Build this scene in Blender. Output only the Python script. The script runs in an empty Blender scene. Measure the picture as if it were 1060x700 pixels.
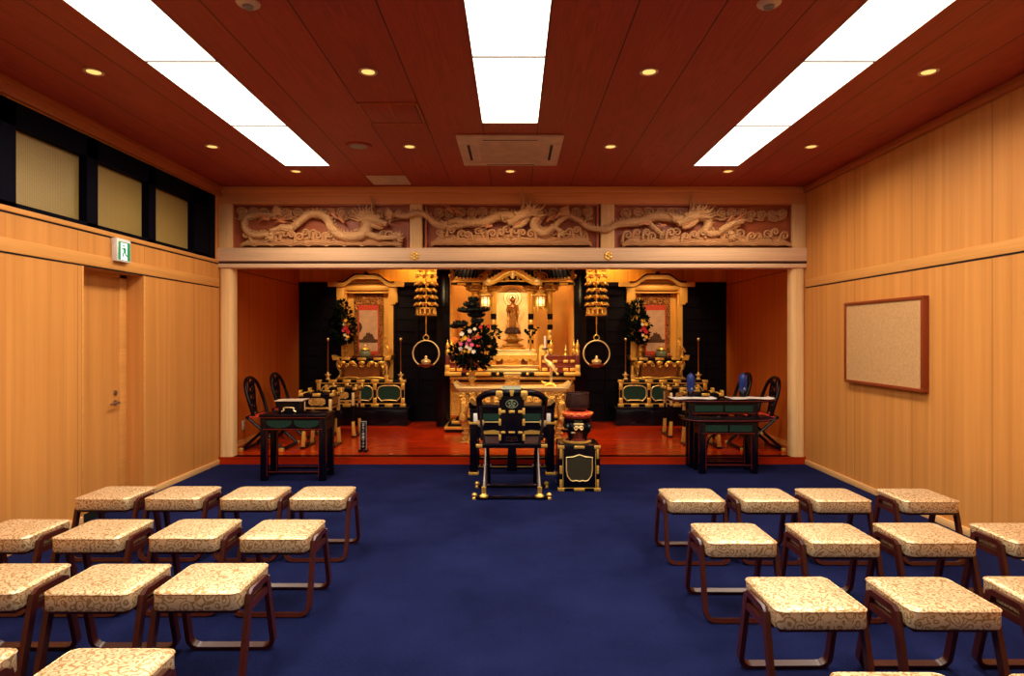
import bpy, bmesh, math, random
from mathutils import Vector, Matrix
PI = math.pi
R = random.Random(7)
COL = bpy.context.scene.collection
F = 655.0                      # focal length in pixels of the 1060x700 frame
def WX(px, Y): return (px - 532.0) * Y / F          # world X of a picture column at distance Y
def WZ(py, Y): return 1.5 - (py - 348.0) * Y / F    # world Z of a picture row at distance Y

# ------------------------------------------------------------------ materials
class N:
    def __init__(s, name):
        s.m = bpy.data.materials.new(name); s.m.use_nodes = True
        s.t = s.m.node_tree; s.b = s.t.nodes['Principled BSDF']
    def n(s, typ, **kw):
        o = s.t.nodes.new(typ)
        for k, v in kw.items():
            if k in o.inputs: o.inputs[k].default_value = v
            else: setattr(o, k, v)
        return o
    def l(s, a, b): s.t.links.new(a, b)
    def coord(s): return s.n('ShaderNodeTexCoord').outputs['Object']
    def mapping(s, scale, loc=(0, 0, 0), src=None):
        m = s.n('ShaderNodeMapping'); m.inputs['Scale'].default_value = scale; m.inputs['Location'].default_value = loc
        s.l(src or s.coord(), m.inputs['Vector']); return m.outputs['Vector']
    def noise(s, vec, scale, detail=2.0, rough=0.5, dist=0.0):
        o = s.n('ShaderNodeTexNoise'); o.inputs['Scale'].default_value = scale; o.inputs['Detail'].default_value = detail
        o.inputs['Roughness'].default_value = rough; o.inputs['Distortion'].default_value = dist
        s.l(vec, o.inputs['Vector']); return o.outputs['Fac']
    def math(s, op, a, b=None, clamp=False):
        o = s.n('ShaderNodeMath', operation=op); o.use_clamp = clamp
        for i, v in enumerate((a, b)):
            if v is None: continue
            if isinstance(v, (int, float)): o.inputs[i].default_value = v
            else: s.l(v, o.inputs[i])
        return o.outputs[0]
    def ramp(s, fac, stops):
        o = s.n('ShaderNodeValToRGB'); e = o.color_ramp.elements
        while len(e) < len(stops): e.new(0.5)
        for i, (p, c) in enumerate(stops): e[i].position = p; e[i].color = (*c, 1)
        s.l(fac, o.inputs['Fac']); return o.outputs['Color']
    def mix(s, fac, a, b, typ='MIX'):
        o = s.n('ShaderNodeMix', data_type='RGBA', blend_type=typ)
        for sock, v in ((o.inputs[0], fac), (o.inputs[6], a), (o.inputs[7], b)):
            if isinstance(v, (int, float)): sock.default_value = v
            elif isinstance(v, tuple): sock.default_value = (*v, 1)
            else: s.l(v, sock)
        return o.outputs[2]
    def bump(s, h, strength=0.3, dist=0.01):
        o = s.n('ShaderNodeBump'); o.inputs['Strength'].default_value = strength; o.inputs['Distance'].default_value = dist
        s.l(h, o.inputs['Height']); s.l(o.outputs['Normal'], s.b.inputs['Normal'])
    def base(s, c):
        if isinstance(c, tuple): s.b.inputs['Base Color'].default_value = (*c, 1)
        else: s.l(c, s.b.inputs['Base Color'])
    def set(s, rough=0.5, metal=0.0, spec=None, coat=None):
        s.b.inputs['Roughness'].default_value = rough; s.b.inputs['Metallic'].default_value = metal
        if spec is not None: s.b.inputs['Specular IOR Level'].default_value = spec
        if coat is not None: s.b.inputs['Coat Weight'].default_value = coat
        return s

def plain(name, col, rough=0.5, metal=0.0, spec=None, coat=None, var=0.12, vs=9.0, bs=0.0, bscale=60.0):
    k = N(name); k.set(rough, metal, spec, coat); c = k.coord()
    f = k.noise(c, vs, 3.0)
    lo = tuple(v * (1 - var) for v in col); hi = tuple(min(1, v * (1 + var)) for v in col)
    k.base(k.ramp(f, [(0.3, lo), (0.7, hi)]))
    if bs: k.bump(k.noise(c, bscale, 3.0), bs, 0.004)
    return k.m
def emissive(name, col, strength):
    k = N(name); k.base(tuple(col)); k.b.inputs['Emission Color'].default_value = (*col, 1)
    k.b.inputs['Emission Strength'].default_value = strength; return k.m

def wood_planks(name, base, strip=0.042, sheet=0.91, off=0.0, var=0.16, seam=True):
    k = N(name); k.set(0.5, 0, 0.15)
    sep = k.n('ShaderNodeSeparateXYZ'); k.l(k.coord(), sep.inputs[0])
    u = k.math('ADD', k.math('ADD', sep.outputs[0], sep.outputs[1]), off + 50 * strip * sheet)
    sid = k.math('FLOOR', k.math('DIVIDE', u, strip))
    wn = k.n('ShaderNodeTexWhiteNoise', noise_dimensions='1D'); k.l(sid, wn.inputs['W'])
    comb = k.n('ShaderNodeCombineXYZ'); k.l(k.math('MULTIPLY', u, 70.0), comb.inputs[0])
    k.l(k.math('MULTIPLY', sep.outputs[2], 1.3), comb.inputs[1]); k.l(k.math('MULTIPLY', sid, 3.7), comb.inputs[2])
    g = k.noise(comb.outputs[0], 1.0, 4.0, 0.6)
    comb2 = k.n('ShaderNodeCombineXYZ'); k.l(k.math('MULTIPLY', u, 9.0), comb2.inputs[0]); k.l(k.math('MULTIPLY', sep.outputs[2], 0.5), comb2.inputs[1])
    g2 = k.noise(comb2.outputs[0], 1.0, 2.0)
    f = k.math('ADD', k.math('MULTIPLY', wn.outputs['Value'], 0.24), k.math('ADD', k.math('MULTIPLY', g, 0.42), k.math('MULTIPLY', g2, 0.43)))
    lo = tuple(v * (1 - var * (1.0 + 0.5 * i)) for i, v in enumerate(base)); hi = tuple(v * (1 + var) for v in base)
    col = k.ramp(f, [(0.25, lo), (0.85, hi)])
    fr = k.math('FRACT', k.math('DIVIDE', u, strip))
    col = k.mix(k.math('MULTIPLY', k.math('LESS_THAN', fr, 0.05), 0.10), col, tuple(v * 0.45 for v in base))
    if seam:
        fs = k.math('FRACT', k.math('DIVIDE', u, sheet))
        col = k.mix(k.math('MULTIPLY', k.math('LESS_THAN', fs, 0.006), 0.75), col, tuple(v * 0.2 for v in base))
    k.base(col); k.bump(g, 0.08, 0.003); return k.m

def wood_grain(name, base, axis=0, rough=0.42, var=0.16, fine=60.0, spec=0.35, coat=None):
    k = N(name); k.set(rough, 0, spec, coat)
    sc = [fine, fine, fine]; sc[axis] = 1.6
    v = k.mapping(tuple(sc)); g = k.noise(v, 1.0, 3.0, 0.55, 0.2)
    sc2 = [7.0] * 3; sc2[axis] = 0.4
    g2 = k.noise(k.mapping(tuple(sc2)), 1.0, 2.0)
    f = k.math('ADD', k.math('MULTIPLY', g, 0.6), k.math('MULTIPLY', g2, 0.4))
    k.base(k.ramp(f, [(0.3, tuple(c * (1 - var) for c in base)), (0.7, tuple(c * (1 + var) for c in base))]))
    k.bump(g, 0.06, 0.002); return k.m

def ceiling_wood(name, base):
    k = N(name); k.set(0.5, 0, 0.3)
    sep = k.n('ShaderNodeSeparateXYZ'); k.l(k.coord(), sep.inputs[0])
    u = k.math('DIVIDE', k.math('ADD', sep.outputs[0], 0.26 + 0.457 * 20), 0.457)
    fr = k.math('FRACT', u); bid = k.math('FLOOR', u)
    wn = k.n('ShaderNodeTexWhiteNoise', noise_dimensions='1D'); k.l(bid, wn.inputs['W'])
    # straight grain at the edges, cathedral rings down the middle of each board
    d = k.math('SUBTRACT', fr, 0.5); d2 = k.math('MULTIPLY', k.math('MULTIPLY', d, d), 26.0)
    comb = k.n('ShaderNodeCombineXYZ'); k.l(d2, comb.inputs[0]); k.l(k.math('ADD', k.math('MULTIPLY', sep.outputs[1], 0.55), k.math('MULTIPLY', wn.outputs['Value'], 20.0)), comb.inputs[1])
    nz = k.noise(comb.outputs[0], 1.2, 3.0, 0.5, 0.4)
    rings = k.math('SINE', k.math('ADD', k.math('MULTIPLY', nz, 55.0), k.math('MULTIPLY', d2, 9.0)))
    c3 = k.n('ShaderNodeCombineXYZ'); k.l(k.math('MULTIPLY', sep.outputs[0], 160.0), c3.inputs[0]); k.l(k.math('MULTIPLY', sep.outputs[1], 3.0), c3.inputs[1])
    fg = k.noise(c3.outputs[0], 1.0, 2.0)
    f = k.math('ADD', k.math('MULTIPLY', k.math('ADD', rings, 1.0), 0.22), k.math('ADD', k.math('MULTIPLY', fg, 0.45), k.math('MULTIPLY', wn.outputs['Value'], 0.18)))
    col = k.ramp(f, [(0.2, tuple(c * 0.8 for c in base)), (0.75, tuple(c * 1.15 for c in base))])
    e = k.math('MINIMUM', fr, k.math('SUBTRACT', 1.0, fr))
    col = k.mix(k.math('LESS_THAN', e, 0.009), col, tuple(c * 0.12 for c in base))
    k.base(col); return k.m

def carpet_mat():
    k = N('navy_carpet'); k.set(0.95, 0, 0.05); c = k.coord()
    big = k.noise(c, 1.6, 4.0, 0.6); fine = k.noise(c, 55.0, 2.0); vf = k.noise(c, 300.0, 1.0)
    f = k.math('ADD', k.math('MULTIPLY', big, 0.62), k.math('ADD', k.math('MULTIPLY', fine, 0.22), k.math('MULTIPLY', vf, 0.3)))
    k.base(k.ramp(f, [(0.35, (0.0030, 0.0048, 0.030)), (0.75, (0.0125, 0.0175, 0.082))]))
    k.bump(k.math('ADD', fine, vf), 0.6, 0.006); return k.m

def brocade_mat():
    k = N('gold_brocade'); k.set(0.5, 0.75, 0.5)
    oi = k.n('ShaderNodeObjectInfo'); va = k.n('ShaderNodeVectorMath', operation='ADD')
    sc = k.n('ShaderNodeVectorMath', operation='SCALE'); cb = k.n('ShaderNodeCombineXYZ')
    for i in range(3): k.l(oi.outputs['Random'], cb.inputs[i])
    k.l(cb.outputs[0], sc.inputs[0]); sc.inputs['Scale'].default_value = 3.0
    k.l(k.coord(), va.inputs[0]); k.l(sc.outputs[0], va.inputs[1]); c = va.outputs[0]
    wv = k.n('ShaderNodeTexNoise'); wv.inputs['Scale'].default_value = 26.0; k.l(c, wv.inputs['Vector'])
    mx = k.n('ShaderNodeVectorMath', operation='SCALE'); k.l(wv.outputs['Color'], mx.inputs[0]); mx.inputs['Scale'].default_value = 0.03
    ad = k.n('ShaderNodeVectorMath', operation='ADD'); k.l(c, ad.inputs[0]); k.l(mx.outputs[0], ad.inputs[1])
    vo = k.n('ShaderNodeTexVoronoi'); vo.inputs['Scale'].default_value = 26.0; k.l(ad.outputs[0], vo.inputs['Vector'])
    s = k.math('SINE', k.math('MULTIPLY', vo.outputs['Distance'], 17.0))
    msk = k.math('GREATER_THAN', k.math('ADD', s, k.math('MULTIPLY', k.noise(c, 60.0, 1.0), 0.9)), -0.05)
    col = k.mix(msk, (0.54, 0.33, 0.13), (0.92, 0.73, 0.46))
    k.base(col); k.bump(msk, 0.25, 0.002); return k.m

def carved_gold(name, base, dark, scale):
    k = N(name); k.set(0.34, 0.65); c = k.coord()
    vo = k.n('ShaderNodeTexVoronoi'); vo.inputs['Scale'].default_value = scale; k.l(c, vo.inputs['Vector'])
    s = k.math('ADD', k.math('MULTIPLY', k.math('SINE', k.math('MULTIPLY', vo.outputs['Distance'], 14.0)), 0.5), 0.5)
    k.base(k.mix(s, dark, base)); k.bump(s, 0.7, 0.006); return k.m

def dragon_mat(name, base):
    k = N(name); k.set(0.55, 0, 0.25); c = k.coord()
    vo = k.n('ShaderNodeTexVoronoi'); vo.inputs['Scale'].default_value = 46.0; k.l(c, vo.inputs['Vector'])
    g = k.noise(k.mapping((3.0, 40.0, 40.0)), 1.0, 3.0)
    k.base(k.ramp(g, [(0.3, tuple(v * 0.85 for v in base)), (0.7, tuple(v * 1.1 for v in base))]))
    k.bump(vo.outputs['Distance'], 0.9, 0.008); return k.m

def pane_mat():
    k = N('wired_glass'); k.set(0.28, 0, 0.5); c = k.coord()
    sep = k.n('ShaderNodeSeparateXYZ'); k.l(c, sep.inputs[0])
    a = k.math('SINE', k.math('MULTIPLY', k.math('ADD', sep.outputs[1], sep.outputs[2]), 190.0))
    b = k.math('SINE', k.math('MULTIPLY', k.math('SUBTRACT', sep.outputs[1], sep.outputs[2]), 190.0))
    f = k.math('ADD', k.math('MULTIPLY', k.math('MULTIPLY', a, b), 0.5), 0.5)
    k.base(k.mix(f, (0.25, 0.165, 0.045), (0.41, 0.29, 0.09))); k.bump(f, 0.5, 0.004)
    return k.m

M = {}
M['wall'] = wood_planks('wall_planks', (0.64, 0.282, 0.072), off=0.18)
M['beam'] = wood_grain('pale_beam_wood', (0.80, 0.53, 0.33), 0, 0.5, 0.13, 60.0, 0.15)
M['post'] = wood_grain('pale_post_wood', (0.84, 0.53, 0.24), 2, 0.5, 0.13, 60.0, 0.15)
M['rail'] = wood_grain('pale_rail_wood', (0.68, 0.31, 0.080), 1, 0.5, 0.13, 60.0, 0.15)
M['board'] = wood_grain('reddish_backing_wood', (0.44, 0.115, 0.045), 0)
M['carve'] = wood_grain('carved_wood', (0.58, 0.30, 0.13), 0, 0.55, 0.12)
M['dragon'] = dragon_mat('scaled_carved_wood', (0.66, 0.365, 0.165))
M['flame'] = plain('reddish_carved_wood', (0.62, 0.23, 0.09), 0.55)
M['ceiling'] = ceiling_wood('ceiling_boards', (0.36, 0.045, 0.026))
M['stage'] = wood_grain('polished_red_boards', (0.40, 0.024, 0.0020), 0, 0.2, 0.2, 40.0, 0.2)
M['redwall'] = wood_planks('alcove_planks', (0.58, 0.145, 0.020), off=0.3)
M['carpet'] = carpet_mat()
M['brocade'] = brocade_mat()
M['stoolwood'] = wood_grain('dark_red_bentwood', (0.060, 0.0095, 0.006), 2, 0.32, 0.25, 50, 0.5)
M['black'] = plain('black_lacquer', (0.0025, 0.002, 0.006), 0.25, 0, 0.25, None, 0.2)
M['dark'] = plain('dark_lacquered_panel', (0.003, 0.0015, 0.006), 0.55, 0, 0.12, None, 0.25)
M['navy'] = plain('dark_window_metal', (0.0015, 0.0015, 0.006), 0.6, 0, 0.04)
M['gold'] = plain('gold_fitting', (1.0, 0.58, 0.12), 0.32, 0.65, None, None, 0.1)
M['goldpale'] = plain('pale_gold', (1.0, 0.70, 0.30), 0.34, 0.5, None, None, 0.1)
M['goldleaf'] = plain('gold_leaf_wall', (0.85, 0.47, 0.10), 0.5, 0.25, None, None, 0.1, 3.0)
M['goldcarve'] = carved_gold('carved_gold', (0.95, 0.56, 0.13), (0.20, 0.06, 0.01), 60.0)
M['goldfine'] = carved_gold('finely_carved_gold', (0.95, 0.60, 0.16), (0.10, 0.03, 0.006), 140.0)
M['green'] = plain('dark_green_brocade', (0.004, 0.030, 0.020), 0.6, 0, 0.3, None, 0.5, 120.0)
M['olive'] = plain('dark_olive_brocade', (0.030, 0.026, 0.012), 0.6, 0, 0.3, None, 0.4, 150.0)
M['redtrim'] = plain('vermilion_edge', (0.16, 0.006, 0.003), 0.35)
M['redlac'] = plain('red_brown_lacquer', (0.14, 0.018, 0.007), 0.3, 0, 0.5)
M['red'] = plain('red_silk', (0.62, 0.05, 0.02), 0.5)
M['paper'] = plain('white_paper', (0.86, 0.80, 0.74), 0.7)
M['white'] = plain('white_plastic', (0.80, 0.76, 0.70), 0.45)
M['cream'] = plain('cream_plastic', (0.66, 0.50, 0.36), 0.45)
M['grey'] = plain('grey_plastic', (0.30, 0.28, 0.26), 0.5)
M['steel'] = plain('brushed_steel', (0.34, 0.29, 0.27), 0.42, 1.0)
M['slot'] = plain('dark_slot', (0.008, 0.006, 0.006), 0.7)
M['cork'] = plain('beige_pinboard', (0.58, 0.33, 0.14), 0.8, 0, 0.2, None, 0.12, 60.0, 0.3, 180.0)
M['corkframe'] = wood_grain('red_brown_frame', (0.24, 0.040, 0.010), 2, 0.35)
M['pane'] = pane_mat()
M['lamp'] = emissive('fluorescent_diffuser', (1.0, 0.90, 0.75), 4.0)
M['bulb'] = emissive('warm_bulb', (1.0, 0.56, 0.15), 1.35)
M['lantern'] = emissive('lit_lantern_paper', (1.0, 0.70, 0.32), 2.2)
M['exitgreen'] = emissive('exit_green', (0.004, 0.22, 0.085), 0.55)
M['exitwhite'] = emissive('exit_white', (0.85, 0.95, 0.88), 0.75)
M['blue'] = plain('cobalt_glass', (0.012, 0.035, 0.19), 0.25, 0, 0.4)
M['pine'] = plain('dark_pine', (0.003, 0.006, 0.008), 0.7, 0, 0.2, None, 0.4)
M['leaf'] = plain('dark_leaf', (0.004, 0.008, 0.005), 0.8, 0, 0.05, None, 0.5)
M['bark'] = plain('dark_bark', (0.05, 0.02, 0.01), 0.8)
M['fl_red'] = plain('red_petals', (0.55, 0.02, 0.02), 0.6)
M['fl_pink'] = plain('pink_petals', (0.70, 0.10, 0.28), 0.6)
M['fl_white'] = plain('white_petals', (0.80, 0.72, 0.64), 0.6)
M['fl_yellow'] = plain('yellow_petals', (0.85, 0.48, 0.03), 0.6)
M['fl_orange'] = plain('orange_petals', (0.85, 0.20, 0.02), 0.6)
M['celadon'] = plain('celadon_glaze', (0.16, 0.20, 0.12), 0.25)
M['bronze'] = plain('dark_bronze', (0.055, 0.024, 0.020), 0.35, 0.5)
M['statue'] = plain('gilded_brown_wood', (0.30, 0.10, 0.022), 0.35, 0.55)
M['sutra'] = plain('pale_green_cloth', (0.42, 0.50, 0.38), 0.7, 0, 0.3, None, 0.3, 90.0)
M['leather'] = plain('dark_purple_leather', (0.035, 0.014, 0.018), 0.5)
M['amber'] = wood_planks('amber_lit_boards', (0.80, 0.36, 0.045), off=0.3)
M['brass'] = plain('dull_brass', (0.30, 0.13, 0.045), 0.35, 0.7)
M['soot'] = plain('dark_roof_tiles', (0.003, 0.003, 0.006), 0.6, 0, 0.05)
M['seam'] = plain('dark_brown_gap', (0.05, 0.010, 0.004), 0.8)
M['crown'] = wood_grain('shade_toned_crown_wood', (0.46, 0.13, 0.035), 1, 0.5, 0.13, 60.0, 0.15)  # same wood as the rails, shade under the ceiling put into its colour
M['upper'] = wood_grain('shade_toned_upper_beam', (0.80, 0.36, 0.14), 0, 0.5, 0.13, 60.0, 0.15)  # same wood as the lower beams, darkened in colour for the shade up there
M['skirt'] = wood_grain('pale_skirting', (0.86, 0.50, 0.20), 1, 0.5, 0.1, 60.0, 0.15)
M['backdrop'] = plain('pale_gilded_backdrop', (0.80, 0.50, 0.19), 0.55, 0.1, None, None, 0.08, 3.0)
M['picsky'] = plain('scroll_picture_paper', (0.62, 0.38, 0.26), 0.8)
M['picink'] = plain('scroll_ink', (0.10, 0.045, 0.03), 0.8, 0, 0.2, None, 0.5, 60)
M['mount'] = carved_gold('patterned_scroll_mounting', (0.60, 0.24, 0.05), (0.03, 0.008, 0.008), 24.0)

# ------------------------------------------------------------------ mesh builder
class MB:
    def __init__(s): s.v = []; s.f = []; s.mi = []; s.sm = []; s.T = Matrix.Identity(4)
    def add(s, vs, fs, m=0, smooth=False):
        o = len(s.v); T = s.T
        s.v += [tuple(T @ Vector(p)) for p in vs]
        for f in fs: s.f.append(tuple(i + o for i in f)); s.mi.append(m); s.sm.append(smooth)
        return s
    def box(s, x0, x1, y0, y1, z0, z1, m=0, b=0.0):
        if x1 < x0: x0, x1 = x1, x0
        if y1 < y0: y0, y1 = y1, y0
        if z1 < z0: z0, z1 = z1, z0
        b = min(b, 0.45 * min(x1 - x0, y1 - y0, z1 - z0))
        if b <= 0:
            vs = [(x, y, z) for x in (x0, x1) for y in (y0, y1) for z in (z0, z1)]
            fs = [(0, 1, 3, 2), (4, 6, 7, 5), (0, 4, 5, 1), (2, 3, 7, 6), (0, 2, 6, 4), (1, 5, 7, 3)]
            return s.add(vs, fs, m)
        bm = bmesh.new(); bmesh.ops.create_cube(bm, size=1)
        for v in bm.verts: v.co = Vector(((x0 + x1) / 2 + v.co.x * (x1 - x0), (y0 + y1) / 2 + v.co.y * (y1 - y0), (z0 + z1) / 2 + v.co.z * (z1 - z0)))
        bmesh.ops.bevel(bm, geom=bm.edges[:], offset=b, segments=2, profile=0.5, affect='EDGES')
        bm.verts.index_update()
        s.add([v.co[:] for v in bm.verts], [[v.index for v in f.verts] for f in bm.faces], m); bm.free(); return s
    def tube(s, pts, r, seg=8, m=0, closed=False, sx=1.0, sy=1.0, up=None, smooth=True):
        P = [Vector(p) for p in pts]; n = len(P)
        rr = r if isinstance(r, (list, tuple)) else [r] * n
        tg = []
        for i in range(n):
            a = P[i - 1] if (i or closed) else P[i]; b = P[(i + 1) % n] if (i < n - 1 or closed) else P[i]
            d = b - a; tg.append(d.normalized() if d.length > 1e-9 else Vector((0, 0, 1)))
        u = Vector(up) if up else (Vector((0, 1, 0)) if abs(tg[0].y) < 0.9 else Vector((1, 0, 0)))
        vs = []; fs = []
        for i in range(n):
            if up: u = Vector(up)
            u = (u - tg[i] * u.dot(tg[i]))
            if u.length < 1e-6: u = tg[i].orthogonal()
            u.normalize(); w = tg[i].cross(u)
            for k in range(seg):
                a = 2 * PI * (k + (0.5 if seg == 4 else 0)) / seg
                vs.append(tuple(P[i] + u * (math.cos(a) * rr[i] * sx) + w * (math.sin(a) * rr[i] * sy)))
        for i in range(n if closed else n - 1):
            for k in range(seg):
                a = i * seg + k; b = i * seg + (k + 1) % seg; j = ((i + 1) % n) * seg
                fs.append((a, b, j + (k + 1) % seg, j + k))
        if not closed:
            fs.append(tuple(range(seg))[::-1]); fs.append(tuple((n - 1) * seg + k for k in range(seg)))
        return s.add(vs, fs, m, smooth and seg > 4)
    def bar(s, pts, w, t, nrm, m=0, closed=False):
        """sweep a w x t rectangle; w lies along nrm"""
        P = [Vector(p) for p in pts]; n = len(P); nn = Vector(nrm).normalized(); vs = []; fs = []
        for i in range(n):
            a = P[i - 1] if (i or closed) else P[i]; b = P[(i + 1) % n] if (i < n - 1 or closed) else P[i]
            t_ = (b - a).normalized(); bb = nn.cross(t_).normalized()
            for du, dv in ((-1, -1), (1, -1), (1, 1), (-1, 1)): vs.append(tuple(P[i] + nn * (du * w / 2) + bb * (dv * t / 2)))
        for i in range(n if closed else n - 1):
            j = ((i + 1) % n) * 4
            for k in range(4): fs.append((i * 4 + k, i * 4 + (k + 1) % 4, j + (k + 1) % 4, j + k))
        if not closed: fs += [(3, 2, 1, 0), tuple((n - 1) * 4 + k for k in range(4))]
        return s.add(vs, fs, m)
    def lathe(s, prof, c=(0, 0, 0), seg=20, m=0, sx=1.0, sy=1.0, ripple=0, ra=0.0):
        vs = []; fs = []; n = len(prof)
        for r, z in prof:
            for k in range(seg):
                a = 2 * PI * k / seg; q = r * (1 + (ra * math.cos(ripple * a) if ripple else 0))
                vs.append((c[0] + q * math.cos(a) * sx, c[1] + q * math.sin(a) * sy, c[2] + z))
        for i in range(n - 1):
            for k in range(seg):
                k2 = (k + 1) % seg; fs.append((i * seg + k, i * seg + k2, (i + 1) * seg + k2, (i + 1) * seg + k))
        fs.append(tuple(range(seg))[::-1]); fs.append(tuple((n - 1) * seg + k for k in range(seg)))
        return s.add(vs, fs, m, True)
    def ball(s, c, r, m=0, seg=12, rings=8):
        if isinstance(r, (int, float)): r = (r, r, r)
        vs = [(c[0], c[1], c[2] - r[2])]; fs = []
        for i in range(1, rings):
            p = -PI / 2 + PI * i / rings
            for k in range(seg):
                a = 2 * PI * k / seg; vs.append((c[0] + r[0] * math.cos(p) * math.cos(a), c[1] + r[1] * math.cos(p) * math.sin(a), c[2] + r[2] * math.sin(p)))
        vs.append((c[0], c[1], c[2] + r[2])); t = len(vs) - 1
        for k in range(seg):
            k2 = (k + 1) % seg; fs.append((0, 1 + k2, 1 + k)); fs.append((t, t - seg + k, t - seg + k2))
            for i in range(rings - 2): a = 1 + i * seg; fs.append((a + k, a + k2, a + seg + k2, a + seg + k))
        return s.add(vs, fs, m, True)
    def prism(s, poly, d0, d1, axis='y', m=0, b=0.0):
        """extrude a 2-D outline: axis y takes (x,z), axis z takes (x,y), axis x takes (y,z)"""
        def p3(p, d): return (p[0], d, p[1]) if axis == 'y' else ((p[0], p[1], d) if axis == 'z' else (d, p[0], p[1]))
        n = len(poly); vs = [p3(p, d0) for p in poly] + [p3(p, d1) for p in poly]
        fs = [tuple(range(n)), tuple(range(2 * n - 1, n - 1, -1))]
        fs += [((i + 1) % n, i, n + i, n + (i + 1) % n) for i in range(n)]
        if b <= 0: return s.add(vs, fs, m)
        bm = bmesh.new(); bv = [bm.verts.new(v) for v in vs]
        for f in fs: bm.faces.new([bv[i] for i in f])
        bmesh.ops.recalc_face_normals(bm, faces=bm.faces[:])
        ends = [e for e in bm.edges if abs((e.verts[0].co - e.verts[1].co)['xyz'.index(axis)]) < 1e-6]
        bmesh.ops.bevel(bm, geom=ends, offset=b, segments=2, profile=0.5, affect='EDGES', clamp_overlap=True)
        bm.verts.index_update()
        s.add([v.co[:] for v in bm.verts], [[v.index for v in f.verts] for f in bm.faces], m); bm.free(); return s
    def build(s, name, mats, parent=None, label=None):
        me = bpy.data.meshes.new(name); me.from_pydata(s.v, [], s.f)
        if not isinstance(mats, (list, tuple)): mats = [mats]
        for m in mats: me.materials.append(m)
        me.polygons.foreach_set('material_index', s.mi); me.polygons.foreach_set('use_smooth', s.sm)
        bm = bmesh.new(); bm.from_mesh(me); bmesh.ops.recalc_face_normals(bm, faces=bm.faces[:]); bm.to_mesh(me); bm.free()
        me.set_sharp_from_angle(angle=math.radians(42))
        o = bpy.data.objects.new(name, me); COL.objects.link(o)
        if parent: o.parent = parent
        if label: o['label'] = label
        return o

def thing(name, label, cat, loc=(0, 0, 0), rz=0.0, group=None):
    o = bpy.data.objects.new(name, None); COL.objects.link(o); o.location = loc; o.rotation_euler = (0, 0, rz)
    o.empty_display_size = 0.1; return tag(o, label, cat, group)
def tag(o, label, cat, group=None):
    o['label'] = label; o['category'] = cat
    if group: o['group'] = group
    return o
def struct(name, mb, mats):
    o = mb.build(name, mats); o['kind'] = 'structure'; return o
def dup(root, loc, rz=None, label=None, group=None):
    r = root.copy(); COL.objects.link(r); r.location = loc
    if rz is not None: r.rotation_euler = (0, 0, rz)
    if label: r['label'] = label
    if group: r['group'] = group
    for ch in list(root.children):
        c = ch.copy(); COL.objects.link(c); c.parent = r
        for g in list(ch.children):
            d = g.copy(); COL.objects.link(d); d.parent = c
    return r
def lerp(a, b, t): return a + (b - a) * t
def smooth_path(pts, n=6):
    """Catmull-Rom through the points"""
    P = [Vector(p) for p in pts]; out = []
    for i in range(len(P) - 1):
        p0 = P[max(i - 1, 0)]; p1 = P[i]; p2 = P[i + 1]; p3 = P[min(i + 2, len(P) - 1)]
        for k in range(n):
            t = k / n
            out.append(0.5 * ((2 * p1) + (p2 - p0) * t + (2 * p0 - 5 * p1 + 4 * p2 - p3) * t * t + (3 * p1 - p0 - 3 * p2 + p3) * t ** 3))
    out.append(P[-1]); return [tuple(p) for p in out]
def rrect(w, d, r, n=5):
    out = []
    for cx, cy, a0 in ((w - r, d - r, 0), (-w + r, d - r, 90), (-w + r, -d + r, 180), (w - r, -d + r, 270)):
        for k in range(n + 1):
            a = math.radians(a0 + 90 * k / n); out.append((cx + r * math.cos(a), cy + r * math.sin(a)))
    return out
def spiral(cx, cz, r0, r1, turns, y, a0=0.0, n=10, dirn=1):
    k = max(4, int(abs(turns) * n)); out = []
    for i in range(k + 1):
        t = i / k; a = a0 + dirn * turns * 2 * PI * t; q = lerp(r0, r1, t); out.append((cx + q * math.cos(a), y, cz + q * math.sin(a)))
    return out
# ================================================================== the room
XL, XR, YB, H = -3.45, 3.41, 7.39, 3.243
AXL, AXR, AY = -3.55, 3.51, 10.45          # alcove side walls, front of the lacquered back wall
YF = -3.0
PZ = 0.087                                  # top of the altar platform

mb = MB(); mb.box(XL, XR, YF, YB + 0.05, -0.1, 0); struct('floor', mb, M['carpet'])
mb = MB(); mb.box(XL - .25, XR + .25, YF, YB + 0.22, H, H + 0.1); struct('ceiling', mb, M['ceiling'])
mb = MB(); mb.box(AXL, AXR, YB + 0.02, 11.4, -0.05, PZ); mb.box(XL, XR, YB, YB + .12, PZ - .016, PZ + .0); mb.box(XL, XR, YB + 0.004, YB + 0.05, 0.0, PZ - .016)
o = mb.build('floor_platform', M['stage']); o['kind'] = 'structure'

# left wall: clerestory opening (y 4.2 .. 7.31) and door recess (y 5.067 .. 5.89)
DY0, DY1, DZ = 5.067, 5.89, 2.062
WY1, WZ0, WZ1 = 7.31, 2.387, 3.125
mb = MB(); th = 0.30
mb.box(XL - th, XL, YF, DY0, 0, WZ0)
mb.box(XL - th, XL, DY1, YB + .16, 0, WZ0)
mb.box(XL - th, XL, DY0, DY1, DZ, WZ0)
mb.box(XL - th, XL, WY1, YB + .16, WZ0, H)
mb.box(XL - th, XL, YF, WY1, WZ1, H)
struct('wall_left', mb, M['wall'])
mb = MB(); mb.box(XR, XR + .2, YF, YB + .16, 0, H); struct('wall_right', mb, M['wall'])
mb = MB(); mb.box(XL - .3, XR + .2, YF - .1, YF, 0, H); struct('wall_back', mb, M['wall'])

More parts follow.
